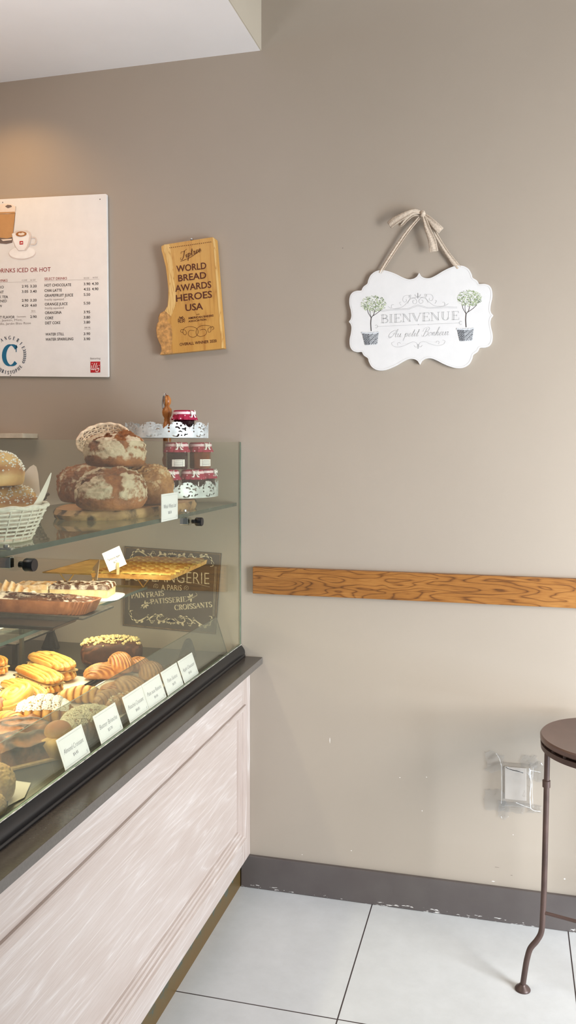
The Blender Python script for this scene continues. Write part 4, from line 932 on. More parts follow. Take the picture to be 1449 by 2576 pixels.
# dotted cloth
s = NT('polka_dot_cloth'); v = s.coord(); vo = s.n('TexVoronoi'); s.l(v, vo.inputs['Vector']); vo.inputs['Scale'].default_value = 105; vo.inputs['Randomness'].default_value = .75
d = s.math('LESS_THAN', vo.outputs['Distance'], .24); s.bsdf(s.mix(d, srgb((164, 18, 62)), srgb((250, 236, 238))), .75, bump=s.noise(v, 300), bstr=.2); M['dots'] = s.m
M['satin'] = simple('pink_satin', (244, 214, 220), .35, var=.05, scale=100); M['bow_white'] = simple('white_bow', (250, 244, 242), .5, var=.02)
M['jam_dark'] = simple('dark_berry_jam', (40, 10, 16), .08, var=.2, scale=30); M['jam_amber'] = simple('amber_jam', (118, 62, 34), .1, var=.2, scale=30)
M['jar_label'] = simple('paper_jar_label', (246, 240, 236), .6, var=.01)
def jar(label, loc, rot, jam):
    t = thing('jam_jar', label, 'jam jar', loc, (0, 0, rot), 'cloth-topped jam jars on the tiered stand')
    g = G(); r = .0335; prof = [(.7, 0), (.93, .001), (1, .006), (1, .052), (.92, .058), (.8, .061), (.8, .066)]; n = 48
    g.lathe([(r * a, z) for a, z in prof], n, fn=lambda a, i, z: 1 / max(.94, cos(((a + PI / 8) % (PI / 4)) - PI / 8)) * .97); g.build('jar_body', jam, t, smooth=True, ang=25)
    g = G()
    g.lathe([(.0001, .0845), (.030, .0845), (.0335, .083), (.0350, .079), (.0352, .072), (.0365, .066), (.0400, .058), (.0405, .0535)], 96,
            fn=lambda a, i, z: 1 + (.05 * sin(a * 13) + .02 * sin(a * 29 + 1)) * clamp((.072 - z) / .018)); g.f.pop(); g.m.pop()
    g.build('cloth_cover', 'dots', t, smooth=True, ang=80, solid=.0006)
    rb_ = G().lathe([(.0358, .0715), (.0366, .0722), (.0366, .0788), (.0358, .0795)], 64).build('satin_ribbon', 'satin', t, smooth=True, ang=30)
    g = G()
    for sg in (-1, 1):
        g.surf(lambda u, v: Vector((sg * (.0105 * sin(PI * u) * (.6 + .4 * u) + .001), -.0385 - .0035 * sin(PI * u * 2) - .002, .0755 + sg * 0 + .0060 * (v - .5) * (.5 + 1.6 * sin(PI * u)) + .004 * sin(PI * u) * (u > .5))), 10, 3)
        g.surf(lambda u, v: Vector((sg * (.001 + .0075 * u + .0045 * (v - .5) * (.5 + u)), -.040 - .002 * u, .0745 - .0135 * u + sg * 0)), 6, 2)
    g.surf(lambda u, v: Vector((.0028 * cos(2 * PI * u) * sin(PI * v), -.0405 + .0028 * sin(2 * PI * u) * sin(PI * v), .0755 + .0035 * cos(PI * v))), 10, 6, True)
    g.build('bow', 'bow_white', rb_, smooth=True, ang=80, solid=.0007)
    g = G(); g.surf(lambda u, v: Vector((.0345 * sin((u - .5) * 1.25), -.0345 * cos((u - .5) * 1.25), .009 + .022 * v)), 10, 2); lb_ = g.build('paper_label', 'jar_label', t, smooth=True)
    g = G()
    for z, w in ((.0265, .5), (.0215, .62), (.016, .7), (.0125, .6)):
        g.surf(lambda u, v: Vector((.0348 * sin((u - .5) * 1.25 * w), -.0348 * cos((u - .5) * 1.25 * w), z + .0012 * v)), 8, 1)
    g.build('label_text', 'card_ink', lb_); return t
def place_jar(dr, df, dz, label, jam, rot, extra=None):
    r = Vector((cos(YAW), sin(YAW))); f = Vector((-sin(YAW), cos(YAW))); p = r * dr + f * df
    return jar(label, (PX + p.x, PY + p.y, BT + dz), rot, jam)
z0 = .0075
place_jar(.018, -.118, z0, 'lower-tier jar of dark jam in front, its bow beside the tan loaf', 'jam_dark', .70)
place_jar(.091, -.072, z0, 'middle jar of dark jam on the lower tier, bow facing front', 'jam_dark', .60)
place_jar(.120, .012, z0, 'rightmost jar of dark jam on the lower tier', 'jam_dark', 1.5)
place_jar(-.078, -.100, z0, 'jar of dark jam on the lower tier hidden behind the tan loaf', 'jam_dark', .3)
place_jar(.043, -.084, z0 + .0860, 'jar of dark jam with paper label stacked on the lower jars', 'jam_dark', .55)
place_jar(.112, -.034, z0 + .0860, 'jar of amber brown jam with paper label stacked on the lower jars', 'jam_amber', .95)
place_jar(.062, -.050, .1957, 'single jar on the upper tier beside the turned wooden post', 'jam_dark', 1.15)

# ---------------------------------------------------------------- beige ledge on the back wall
a = on_wall(57, 1090, -.10); b = on_wall(57, 1102, -.10)
tag(G().box(-2.6, a.x, -.10, -.0005, b.z, a.z).build('wall_shelf', simple('pale_shelf', (196, 186, 168), .6), bevel=.001), 'pale beige wall shelf behind the case at the left edge', 'shelf')
# ================================================================ lower glass shelf
S2 = 1.0605
def box_thing(name, label, cat, x0, x1, y0, y1, z0, z1, mat, rim=0, group=None, bevel=.001):
    c = ((x0 + x1) / 2, (y0 + y1) / 2, z0); g = G(); w, d, h = (x1 - x0) / 2, (y1 - y0) / 2, z1 - z0
    if rim:
        vs = []; T = .0015
        for (e, z) in ((-.006, 0), (0, h), (-T, h), (-.006 - T, T)):
            vs += [(-w - e * -1 * -1 if False else -(w + e), -(d + e), z), (w + e, -(d + e), z), (w + e, d + e, z), (-(w + e), d + e, z)]
        fs = [(4 * i + k, 4 * i + (k + 1) % 4, 4 * i + 4 + (k + 1) % 4, 4 * i + 4 + k) for i in range(3) for k in range(4)] + [(3, 2, 1, 0), (12, 13, 14, 15)]
        g.add(vs, fs)
        g.tube([(-w, -d, h), (w, -d, h), (w, d, h), (-w, d, h)], .0016, 6, True)
    else: g.box(-w, w, -d, d, 0, h)
    o = g.build(name, mat, bevel=0 if rim else bevel); o.location = c; return tag(o, label, cat, group)
box_thing('serving_tray', 'flat dark slate tray holding the chocolate tart on the lower glass shelf', 'tray', -1.5, -1.04, -.83, -.66, S2, S2 + .005, 'slate_tray')
box_thing('serving_tray', 'thin black baking tray at the left end in front of the slate tray', 'tray', -1.5, -1.045, -.965, -.845, S2, S2 + .009, 'tray', rim=1)
# white card plate under the custard slices
g = G(); P = []
for k in range(40):
    a = 2 * PI * k / 40; c, s_ = cos(a), sin(a); P.append((.20 * abs(c) ** .35 * (1 if c > 0 else -1), .075 * abs(s_) ** .5 * (1 if s_ > 0 else -1)))
g.add([(x, y, 0) for x, y in P] + [(x, y, .003) for x, y in P], [tuple(range(40))[::-1], tuple(range(40, 80))] + [(i, (i + 1) % 40, 40 + (i + 1) % 40, 40 + i) for i in range(40)])
o = g.build('cake_board', 'card'); o.location = (-1.285, -.545, S2); o.rotation_euler = (0, 0, .18); tag(o, 'white oblong cake board under the custard slices', 'cake board')
# gold wire rack with the flat apple tart
RK = thing('cooling_rack', 'brass wire cooling rack behind the tarts, under the apple tart', 'cooling rack', (-1.225, -.195, S2))
g = G(); hx, hy, zr = .215, .155, .036
g.tube([(-hx, -hy, zr), (hx, -hy, zr), (hx, hy, zr), (-hx, hy, zr)], .0022, 8, True); rf_ = g.build('frame', 'goldwire', RK, smooth=True)
g = G()
for k in range(1, 34): y = -hy + 2 * hy * k / 34; g.tube([(-hx, y, zr), (hx, y, zr)], .0011, 5)
g.build('wires', 'goldwire', RK, smooth=True)
for sx_ in (-1, 1):
    for sy_ in (-1, 1):
        G().tube([(sx_ * (hx - .06), sy_ * hy, zr), (sx_ * (hx - .085), sy_ * hy, .002 + .0022), (sx_ * (hx - .11), sy_ * hy, zr)],   .0022, 8).build('foot', 'goldwire', rf_, smooth=True)
at = thing('apple_tart', 'large flat golden apple tart overhanging the wire rack in front of the sign', 'tart', (-1.115, -.235, S2 + .0382), (0, 0, .05))
def slab(fn_top, hx, hy, h, nu, nv, mat, name, parent, edge=.003):
    g = G()
    def f(u, v):
        x, y = (u * 2 - 1) * hx, (v * 2 - 1) * hy; z, a = fn_top(x, y); return Vector((x, y, z)), a
    g.surf(f, nu, nv); k = nv + 1; n0 = len(g.v)
    g.f = [q[::-1] for q in g.f]
    loop = [i * k for i in range(nu + 1)] + [nu * k + j for j in range(1, nv + 1)] + [i * k + nv for i in range(nu - 1, -1, -1)] + [j for j in range(nv - 1, 0, -1)]
    bv = [Vector((g.v[i].x * (1 - edge / hx), g.v[i].y * (1 - edge / hy), 0)) for i in loop]; g.v += bv; g.a += [.35] * len(bv); L = len(loop)
    g.f += [(loop[(i + 1) % L], loop[i], n0 + i, n0 + (i + 1) % L) for i in range(L)] + [tuple(range(n0 + L - 1, n0 - 1, -1))]; g.m += [0] * (L + 1)
    zc = sum((g.v[a_] for a_ in g.f[0]), Vector()) 
    return g.build(name, mat, parent, smooth=True, ang=60)
slab(lambda x, y: (.011 + .0025 * nz((x, y, 0), 60) + (.003 if max(abs(x) / .128, abs(y) / .182) > .93 else 0), clamp(.35 + nz((x, y, 1), 40))), .128, .182, .012, 40, 56, 'pastry', 'pastry_base', at)
g = G(); rnd = random.Random(4)
for i in range(8):
    for j in range(17):
        cx_, cy_ = -.108 + .031 * i + (.004 if j % 2 else -.004), -.166 + .0205 * j; w, L_ = .019, .020
        P = []; A_ = []
        for v_ in (0, .5, 1):
            for a in [k * PI / 8 for k in range(9)]: P.append((cx_ + w * cos(a) * (1 - v_ * .1), cy_ - L_ * .3 + L_ * sin(a) * (1 - .45 * v_) - v_ * .004, .0135 + .0075 * (1 - v_) * sin(a) ** .5 + .0012 * nz((cx_ * 9, cy_ * 9, a), 7))); A_.append(clamp((1 - v_) * .95 * sin(a) + .1 + .35 * nz((cx_, cy_, v_), 22)))
        g.add(P + [(p[0], p[1] + .0006, .011) for p in P[:9]], [(9 * r + k, 9 * r + k + 1, 9 * r + k + 10, 9 * r + k + 9) for r in range(2) for k in range(8)] + [(k + 1, k, k + 27, k + 28) for k in range(8)], 0, A_ + [1.0] * 9)
g.build('apple_slices', 'apple', at, smooth=True, ang=40)

# custard slices and pastry end pieces
def slice_(name, label, loc, rot, hx, hy, h, topmat, bodymat, seed, lump=.006, cat='tart slice', group=None):
    t = thing(name, label, cat, loc, (0, 0, rot), group)
    slab(lambda x, y: (h * .8 + .002 * nz((x, y, 0), 80, seed), clamp(.2 + nz((x, y, 0), 50, seed))), hx, hy, h, 24, 12, bodymat, 'filling', t, .001)
    g = G()
    def f(u, v):
        x, y = (u * 2 - 1) * hx * 1.03, (v * 2 - 1) * hy * 1.04; e = max(abs(u * 2 - 1), abs(v * 2 - 1)); z = h * .84 + lump * (1 - e ** 6) * (1 + .9 * fb((x, y, 0), 42, seed)) + lump * .9 * math.exp(-((e - .93) / .06) ** 2) - (.006 if e > .99 else 0)
        return Vector((x, y, z)), clamp(.38 + .45 * fb((x, y, 2), 60, seed))
    g.surf(f, 48, 22); g.f = [q[::-1] for q in g.f]; g.build('baked_top', topmat, t, smooth=True, ang=80); return t
slice_('custard_slice', 'custard flan slice with dark baked top on the white board, right one', (-1.205, -.525, S2 + .0035), .18, .085, .042, .034, 'tartchoc', 'custard', 3, group='slices on the white cake board')
slice_('custard_slice', 'paler custard slice with a golden crust in the middle of the white board', (-1.345, -.552, S2 + .0035), .18, .052, .04, .032, 'flaky', 'custard', 8, group='slices on the white cake board')
# flaky turnover wedge
def wedge(label, loc, rot):
    t = thing('flaky_tart', label, 'pastry', loc, (0, 0, rot))
    g = G()
    def f(u, v):
        x, y = (u * 2 - 1) * .085, (v * 2 - 1) * .045; e = max(abs(u * 2 - 1), abs(v * 2 - 1)); z = .022 + .032 * math.exp(-((u - .55) / .3) ** 2) * (1 - .5 * abs(v * 2 - 1)) + .004 * sin(x * 320 + y * 80) * (1 - e ** 4) + .003 * fb((x, y, 0), 50)
        return Vector((x, y, z * (1 - .5 * e ** 8))), clamp(.3 + .6 * sin(x * 320 + y * 80) * .5 + (.5 if u > .7 and e > .8 else 0))
    slab(lambda x, y: f((x / .085 + 1) / 2, (y / .045 + 1) / 2)[0].z and (f((x / .085 + 1) / 2, (y / .045 + 1) / 2)[0].z, f((x / .085 + 1) / 2, (y / .045 + 1) / 2)[1]), .085, .045, .03, 60, 24, 'flaky', 'flaky_crust', t); return t
wedge('golden flaky puff pastry tart piece behind the chocolate tart at the left', (-1.375, -.665, S2 + .0055), .1)
# chocolate tart in a fluted oblong crust
def fluted(label, loc, rot, hx, hy, h):
    t = thing('chocolate_tart', label, 'tart', loc, (0, 0, rot)); n = 160; g = G()
    def pt(u, k, z):
        a = u * 2 * PI; c, s_ = cos(a), sin(a); x = (hx - hy) * clamp(c * 8, -1, 1); 
        ex = abs(c) ** .3 * (1 if c > 0 else -1) * hx; ey = abs(s_) ** .3 * (1 if s_ > 0 else -1) * hy; r = k * (1 + .0) ; f = .0016 * sin(u * 2 * PI * 44)
        return Vector((ex * r + f * c, ey * r + f * s_, z))
    prof = [(.0, .0005), (.9, 0), (.94, .004), (1.02, h), (1.015, h + .001), (.985, h), (.96, h - .006)]
    g.surf(lambda u, v: (pt(u, prof[int(round(v * 6))][0] + (0 if v else .01), prof[int(round(v * 6))][1]), .25 + .4 * nz((cos(u * 6.28) * 3, sin(u * 6.28) * 3, v), 3)), n, 6, True)
    g.build('fluted_crust', 'tartcrust', t, smooth=True, ang=60)
    g = G()
    def f(u, v):
        e = v; z = h - .006 + (1 - e ** 5) * (.006 + .010 * clamp(.6 + fb((cos(u * 6.28) * e * 4, sin(u * 6.28) * e * 1.5, 0), 3.1, 5)))
        q = pt(u, e * .975, z); return q, clamp(.3 + .42 * fb((q.x, q.y, 0), 70, 4) + (.35 if q.x < -.06 else 0))
    g.surf(f, 100, 26, True); g.build('chocolate_filling', 'tartchoc', t, smooth=True, ang=80); return t
fluted('oblong chocolate tart in a fluted crust on the slate tray', (-1.225, -.772, S2 + .0055), .03, .185, .045, .034)

# standing cards on pegs
def peg_card(label, loc, rotz, tilt, w, h, name, price, back=False):
    t = thing('price_card', label, 'price card', loc, (0, 0, rotz), 'white price cards in the display case')
    g = G(); g.box(-.004, .004, .0, .004, 0, .036); g.build('peg', 'peg_wood', t, bevel=.0008)
    g = G(); g.box(-.004, .004, .006, .010, 0, .036); g.build('peg', 'peg_wood', t, bevel=.0008)
    A = Matrix.Translation((0, 0, .021)) @ Matrix.Rotation(tilt, 4, 'Y') @ Matrix.Rotation(-.25, 4, 'X')
    g = G(); g.box(-w / 2, w / 2, .0042, .0054, 0, h); g.xf(A); cd_ = g.build('card', 'card' if not back else 'card_back', t)
    if not back:
        g = G(); b = .004; e = .0038; g.stroke([(-w / 2 + b, b), (w / 2 - b, b), (w / 2 - b, h - b), (-w / 2 + b, h - b)], .0005, e, 0, True)
        sans(g, name, -w * .36, h * .5, w * .36, h * .5, h * .12, e, 0, 0, .1); sans(g, price, -w * .1, h * .3, w * .1, h * .3, h * .09, e); g.xf(A); g.build('lettering', 'ink_dark', cd_)
    return t
M['card_back'] = simple('beige_card_back', (206, 186, 160), .6, var=.02)
p = on_side(300, 1440, -1.13)
peg_card('white TARTELETTE APPLE card clipped to a peg stuck in the apple tart', (-1.135, p.y, S2 + .0535), .35, -.42, .056, .060, 'Tartelette Apple', '$5.75')
p = on_side(216, 1475, -1.235)
peg_card('beige back of a leaning card on a wooden peg behind the custard slices', (-1.225, -.430, S2 + .0005), -.8, -.45, .075, .066, '', '', True)
# ================================================================ bottom deck
DK = .7905
box_thing('display_board', 'grey wood-grain raised board at the left holding a brown loaf', 'serving board', -1.78, -1.530, -.362, -.112, .864, .870, 'greyboard')
t = thing('riser_stand', 'black riser stand carrying the grey wood-grain board', 'stand', (-1.655, -.237, DK))
for (dx, dy) in ((.115, -.115), (.115, .115), (-.115, -.115), (-.115, .115)): G().box(dx - .006, dx + .006, dy - .006, dy + .006, 0, .067).build('leg', 'blackmat', t)
G().box(-.122, .122, -.122, .122, .067, .0733).build('top_plate', 'blackmat', t)
x, y = on_level(-6, 1588, .87).xy
loaf((x - .03, y + .02, .8703), .095, .04, .026, 71, .1, 'marble', 'flat dark brown loaf on the grey wood-grain board at the left edge', .2, 'bread loaf', None, 'brown_loaf')
# black wedge feet near the wall
def wedge_foot(label, px, py):
    p = on_level(px, py, DK); o = G().prism([(-.032, 0), (.030, 0), (.012, .052), (.006, .060), (-.006, .060), (-.012, .052)], -.012, .012).build('card_holder', 'blackmat', bevel=.003)
    o.location = (p.x, min(p.y, -.05), DK); o.rotation_euler = (0, 0, .2); return tag(o, label, 'card holder')
wedge_foot('black plastic wedge holder standing behind the yellow pastries near the wall', 128, 1631); wedge_foot('black plastic wedge holder behind the APPLE CHAUSSON card near the wall', 473, 1652)
# trays and paper
def quad_on(h, pts): return [on_level(px, py, h) for px, py in pts]
def poly_sheet(name, label, cat, pts, h, th, mat, wav=0, group=None):
    c = sum(pts, Vector()) / len(pts); g = G(); nu = nv = 20
    A, B, C, D = [p - c for p in pts]
    def f(u, v, o=0):
        q = (A * (1 - u) + B * u) * (1 - v) + (D * (1 - u) + C * u) * v; e = max(abs(u * 2 - 1), abs(v * 2 - 1)); return Vector((q.x, q.y, th * (1 - o) + wav * (.5 + .5 * nz((q.x * 9, q.y * 9, 0), 1.5, 2)) * e ** 3))
    g.surf(lambda u, v: f(u, v), nu, nv); o = g.build(name, mat, smooth=True, ang=80, solid=th); o.location = (c.x, c.y, h); return tag(o, label, cat, group)
trA = [(-1.70, -.85), (-1.165, -.85), (-1.165, -.385), (-1.70, -.385)]
box_thing('baking_tray', 'black baking tray under the yellow pastries', 'tray', -1.66, -1.192, -.86, -.375, DK, DK + .012, 'tray', rim=1)
box_thing('baking_tray', 'black baking tray nearer the glass under the sugared croissants', 'tray', -1.178, -.958, -1.02, -.25, DK, DK + .010, 'tray', rim=1)
poly_sheet('parchment_sheet', 'parchment sheet under the yellow pastries', 'parchment', [Vector((-1.64, -.84, 0)), Vector((-1.212, -.84, 0)), Vector((-1.215, -.42, 0)), Vector((-1.64, -.42, 0))], DK + .0022, .0006, 'paper', .006)
poly_sheet('parchment_sheet', 'parchment sheet under the sugared croissants and brioche', 'parchment', [Vector((-1.168, -1.0, 0)), Vector((-.975, -1.0, 0)), Vector((-.972, -.30, 0)), Vector((-1.172, -.33, 0))], DK + .0022, .0006, 'paper', .010)
# chocolate loaf cake
cl = thing('chocolate_loaf', 'dark chocolate loaf cake topped with chopped hazelnuts near the wall', 'cake', (-1.252, -.245, DK), (0, 0, .42))
def cf(p):
    k = lambda a, e: abs(a) ** e * (1 if a > 0 else -1); x = k(p.x, .45) * .098; y = k(p.y, .45) * .043; z = k(p.z, .5); return Vector((x * (1 + .04 * z), y * (1 + .05 * z), (z + 1) * .033 + .012 * clamp(z) * (1 - p.x * p.x))) + Vector((0, 0, .0)), clamp(.3 + nz(p, 4))
g = ball(cf, 72, 48); g.build('cake_body', 'choco', cl, smooth=True, ang=180)
g = G(); rnd = random.Random(9)
g2 = ball(lambda p: (Vector((p.x * .094, p.y * .041, .066 + p.z * .018 + .004 * fb(p, 6, 2))), .5), 60, 30); g2.build('chocolate_crumb', 'choco', cl, smooth=True, ang=180)
for k in range(240):
    a_ = rnd.random() * 2 * PI; q_ = math.sqrt(rnd.random()); x = .096 * q_ * cos(a_); y = .043 * q_ * sin(a_); z = .064 + .024 * math.sqrt(max(0, 1 - q_ * q_)) + rnd.uniform(-.001, .004); r = rnd.uniform(.0035, .0068) * (1 if rnd.random() > .35 else .55); e = Vector((rnd.uniform(.8, 1.2), rnd.uniform(.8, 1.2), rnd.uniform(.7, 1)))
    g.surf(lambda u, v: Vector((x + r * e.x * cos(2 * PI * u) * sin(PI * v), y + r * e.y * sin(2 * PI * u) * sin(PI * v), z + r * e.z * cos(PI * v))), 8, 6, True)
o = g.build('hazelnut_topping', 'hazel', cl, smooth=True, ang=180); o['kind'] = 'stuff'
# ribbed turnovers
def turnover(label, px, py, L_, W_, H_, rot, seed, mat='pastry_brown', h=None, tilt=0, name='ribbed_turnover'):
    h = DK + .004 if h is None else h; c = on_level(px, py, h)
    def fn(p):
        a = math.atan2(p.y, p.x + 1.35); rib = sin(a * 52); up = clamp(p.z * 3); x = p.x * L_ * (1 - .12 * p.y * p.y); y = p.y * W_ * (1 - .25 * p.x); z = p.z * H_ * (1 if p.z > 0 else .35)
        r = 1 + .035 * rib * up + .03 * fb(p, 2, seed); return Vector((x * r, y * r, z * r)), clamp(.45 + .5 * rib * up + .3 * nz(p, 3, seed))
    g = ball(fn, 120, 40); zm = min(v.z for v in g.v); g.xf(Matrix.Translation((0, 0, -zm))); o = g.build(name, mat, smooth=True, ang=180)
    o.location = (c.x, c.y, h); o.rotation_euler = (tilt, 0, rot); return tag(o, label, 'turnover', 'ribbed turnovers near the wall')
turnover('brown ribbed turnover just left in front of the chocolate loaf', 262, 1708, .062, .036, .036, .5, 1)
turnover('sugar-glazed ribbed turnover leaning in front of the hazelnut topping', 305, 1690, .056, .036, .044, -.6, 2, h=DK + .022)
turnover('dark ribbed turnover at the right end of the chocolate loaf', 352, 1690, .052, .034, .034, -.5, 3)
turnover('dim-coloured ribbed turnover seen through the guard pane near the APPLE CHAUSSON card', 385, 1712, .056, .036, .042, -.7, 4, 'pastry_dim')
turnover('ribbed turnover behind the PISTACHIO CROISSANT card', 330, 1745, .066, .040, .036, -.4, 5, 'pastry_dim')
turnover('small dark ribbed turnover under the guard pane edge', 290, 1745, .045, .028, .024, .3, 6)
# yellow folded pastries
def folded(label, c, L_, W_, H_, rot, seed, z=0.0):
    t = thing('folded_pastry', label, 'pastry', (c.x, c.y, DK + .0045 + z), (0, 0, rot), 'yellow folded pastries on the black tray')
    def shell(z0, z1, dx):
        def fn(p):
            k = lambda a, e: abs(a) ** e * (1 if a > 0 else -1); x = k(p.x, .6) * L_; y = k(p.y, .75) * W_ + dx; zz = (k(p.z, .8) + 1) / 2 * (z1 - z0) + z0; s_ = .0030 * sin(p.y * 19 + p.x * 2 + seed + 2 * nz(p, 1.5, seed)) + .0016 * fb(p, 5, seed)
            return Vector((x + s_, y + .012 * sin(p.x * 1.6) * 0, zz + s_ * (p.z > 0) + .004 * cos(p.x * 1.5))), clamp(.45 - .6 * sin(p.y * 19 + p.x * 2 + seed + 2 * nz(p, 1.5, seed)) + .5 * nz(p, 3, seed) + .5 * abs(p.x) ** 6)
        return ball(fn, 60, 36)
    shell(0, H_ * .52, 0).build('lower_fold', 'pastry_yellow', t, smooth=True, ang=180); shell(H_ * .50, H_, -.001).build('upper_fold', 'pastry_yellow', t, smooth=True, ang=180)
    g = G(); g.box(-L_ * .84, L_ * .84, -W_ * .93, W_ * .93, H_ * .46, H_ * .56); 
    rnd = random.Random(seed)
    g.build('chocolate_filling', 'filling_cream', t, bevel=.002)
    g = G(); pearls(g, lambda r: (r.uniform(-.85, .85) * L_, -W_ * .93, H_ * r.uniform(.47, .55)), 26, .002, .0034, seed); o = g.build('chocolate_chips', 'choco', t)
    o['kind'] = 'stuff'; return t
M['filling_cream'] = simple('cream_filling', (226, 200, 140), .5, var=.12, scale=60)
P_ = lambda px, py, h=DK + .03: on_level(px, py, h)
folded('yellow folded pastry at the back of the tray, its long side split by chocolate chips', P_(130, 1680), .112, .040, .060, -.55, 1)
folded('yellow folded pastry second from the back, partly under its neighbour', P_(98, 1707), .112, .036, .050, -.55, 4)
folded('yellow folded pastry in front, with a thick split end', P_(60, 1742), .105, .034, .046, -.55, 7)
folded('yellow folded pastry cut off at the left edge', P_(-22, 1672), .07, .034, .05, -.5, 9)
def snail(label, c, R, H_, seed, mat, rot=0, tilt=0, group=None, z=0):
    def fn(p):
        a = math.atan2(p.y, p.x); r = math.hypot(p.x, p.y); k = r * 3.1 - a / (2 * PI); f = k - math.floor(k); rib = sin(PI * f); up = clamp(p.z * 4)
        return Vector((p.x * R * 1.25, p.y * R, (abs(p.z) ** .6 * (1 if p.z > 0 else -1) + 1) * H_ / 2 + (.007 * rib - .003) * up)), clamp(.75 - .85 * rib + .3 * nz(p, 3, seed)) * up
    o = ball(fn, 110, 60).build('raisin_roll', mat, smooth=True, ang=180); o.location = (c.x, c.y, c.z); o.rotation_euler = (tilt, 0, rot); return tag(o, label, 'pastry roll', group)
snail('yellow spiral raisin roll leaning at the front of the tray', P_(44, 1768, DK + .026), .052, .036, 3, 'pastry_yellow', -.75, .45)
# croissants
def croissant(name, label, c, L_, R, bend, rot, mat, seed, top=None, cat='croissant', group=None, ends=.35, n=150, flatten=.85, topmat='sugar', tn='sugar_topping'):
    t = thing(name, label, cat, c, (0, 0, rot), group); g = G()
    def sh(u, a):
        s_ = u * 2 - 1; r = R * (ends + (1 - ends) * (1 - abs(s_) ** 2.2)); seg = abs(sin((s_ * 1.0) * PI * 3.2)); r *= 1 - .16 * (1 - seg) ** 2.5
        r *= 1 + .05 * nz((s_ * 3, cos(a), sin(a)), 2, seed); x = L_ * s_; y = bend * s_ * s_; return Vector((x, y + r * cos(a), r * flatten * sin(a))), seg
    k = min((sh(i / 30, j * .2)[0].z for i in range(31) for j in range(32)))
    def f(u, v):
        p, s_ = sh(u, v * 2 * PI); return p - Vector((0, 0, k)), clamp(.15 + .75 * (1 - s_) + .25 * nz((u * 8, v * 4, 0), 2, seed))
    g.surf(f, 90, 28, False, True); W = 28; g.f += [tuple(range(W)), tuple(90 * W + j for j in range(W))[::-1]]; g.m += [0, 0]; g.f = [q[::-1] for q in g.f]; g.build('crust', mat, t, smooth=True, ang=180)
    if top:
        g = G(); pearls(g, lambda r: sh(r.uniform(.06, .94), r.uniform(.12, .88) * PI)[0] - Vector((0, 0, k - .001)), top, .0018, .0034, seed); o = g.build(tn, topmat, t); o['kind'] = 'stuff'
    return t
croissant('croissant', 'dark brown croissant at the left edge beside the yellow pastries', P_(-8, 1800, DK + .004), .050, .028, -.018, .9, 'pastry_brown', 2)
croissant('croissant', 'golden croissant lying in front of the ribbed turnovers', P_(212, 1768, DK + .004), .066, .028, -.02, .15, 'pastry', 5)
croissant('croissant', 'dim-coloured croissant partly behind the guard pane next to the golden one', P_(268, 1780, DK + .004), .055, .028, -.02, 1.2, 'pastry_dim', 8)
croissant('croissant', 'dim-coloured pistachio croissant behind the PISTACHIO CROISSANT card', P_(312, 1792, DK + .004), .060, .030, -.02, .9, 'pastry_dim', 11, 60, topmat='almond', tn='nut_topping')
croissant('sugared_croissant', 'brightly lit croissant thickly covered in sugar above the guard pane', P_(112, 1828, DK + .004), .072, .046, -.014, .35, 'pastry', 14, 2600, group='topped almond croissants')
croissant('sugared_croissant', 'croissant covered in grey white topping between the brioche and the BUTTER BRIOCHE card', P_(212, 1862, DK + .004), .080, .047, -.012, 1.2, 'pastry_dim', 17, 2600, group='topped almond croissants', topmat='almond', tn='nut_topping')
croissant('almond_croissant', 'golden croissant lying along the board edge at the left', P_(36, 1842, DK + .006), .080, .028, -.01, -.65, 'pastry', 20)
# brioche a tete
bt = thing('brioche', 'small golden brioche with a domed top above the ALMOND CROISSANT card', 'brioche', P_(146, 1898, DK + .004), (0, 0, 0)); bt.scale = (1.3, 1.3, 1.15)
g = G(); g.lathe([(0.001, 0), (.024, 0), (.036, .030), (.033, .038), (.02, .042), (.001, .043)], 64, fn=lambda a, i, z: 1 + .05 * sin(a * 9) * (i in (1, 2, 3))); g.build('fluted_base', 'brioche', bt, smooth=True, ang=80)
g = ball(lambda p: (Vector((p.x * .024, p.y * .024, .046 + p.z * .021)), clamp(p.z + .3)), 32, 20); g.build('domed_top', 'brioche', bt, smooth=True, ang=180)
# marbled brown slab on a parchment-coloured board
bd = quad_on(DK, [(0, 0)] * 0) if False else None
mbp = [on_level(*p, DK + .004) for p in ((100, 1925), (128, 1850), (-60, 1760), (-120, 1850))]
t = thing('marble_bread', 'marbled dark brown pastry slab on a pale board behind the ALMOND CROISSANT card', 'pastry', (0, 0, 0))
c = on_level(58, 1868, DK + .02); t.location = (c.x - .01, c.y, DK + .0075)
ux = (on_level(105, 1916, DK) - on_level(8, 1842, DK)).normalized(); rz_ = math.atan2(ux.y, ux.x); t.rotation_euler = (0, 0, rz_); t.scale = (.95, .95, 1.4)
def mf(x, y):
    e = max(abs(x) / .115, abs(y) / .085); sw = sin(42 * math.hypot(x - .03, y * 1.3 - .02) + 6 * nz((x, y, 0), 14) + math.atan2(y, x - .03) * 2); return .026 + .010 * (1 - e ** 4) + .003 * sw + .002 * fb((x, y, 0), 40), clamp(.22 + .42 * sw + .3 * nz((x, y, 0), 30))
slab(mf, .115, .085, .03, 70, 50, 'marble', 'marbled_crumb', t, .004)
o = G().box(-.128, .122, -.092, .095, -.0042, 0).build('pale_board', 'peg_wood', t, bevel=.001)
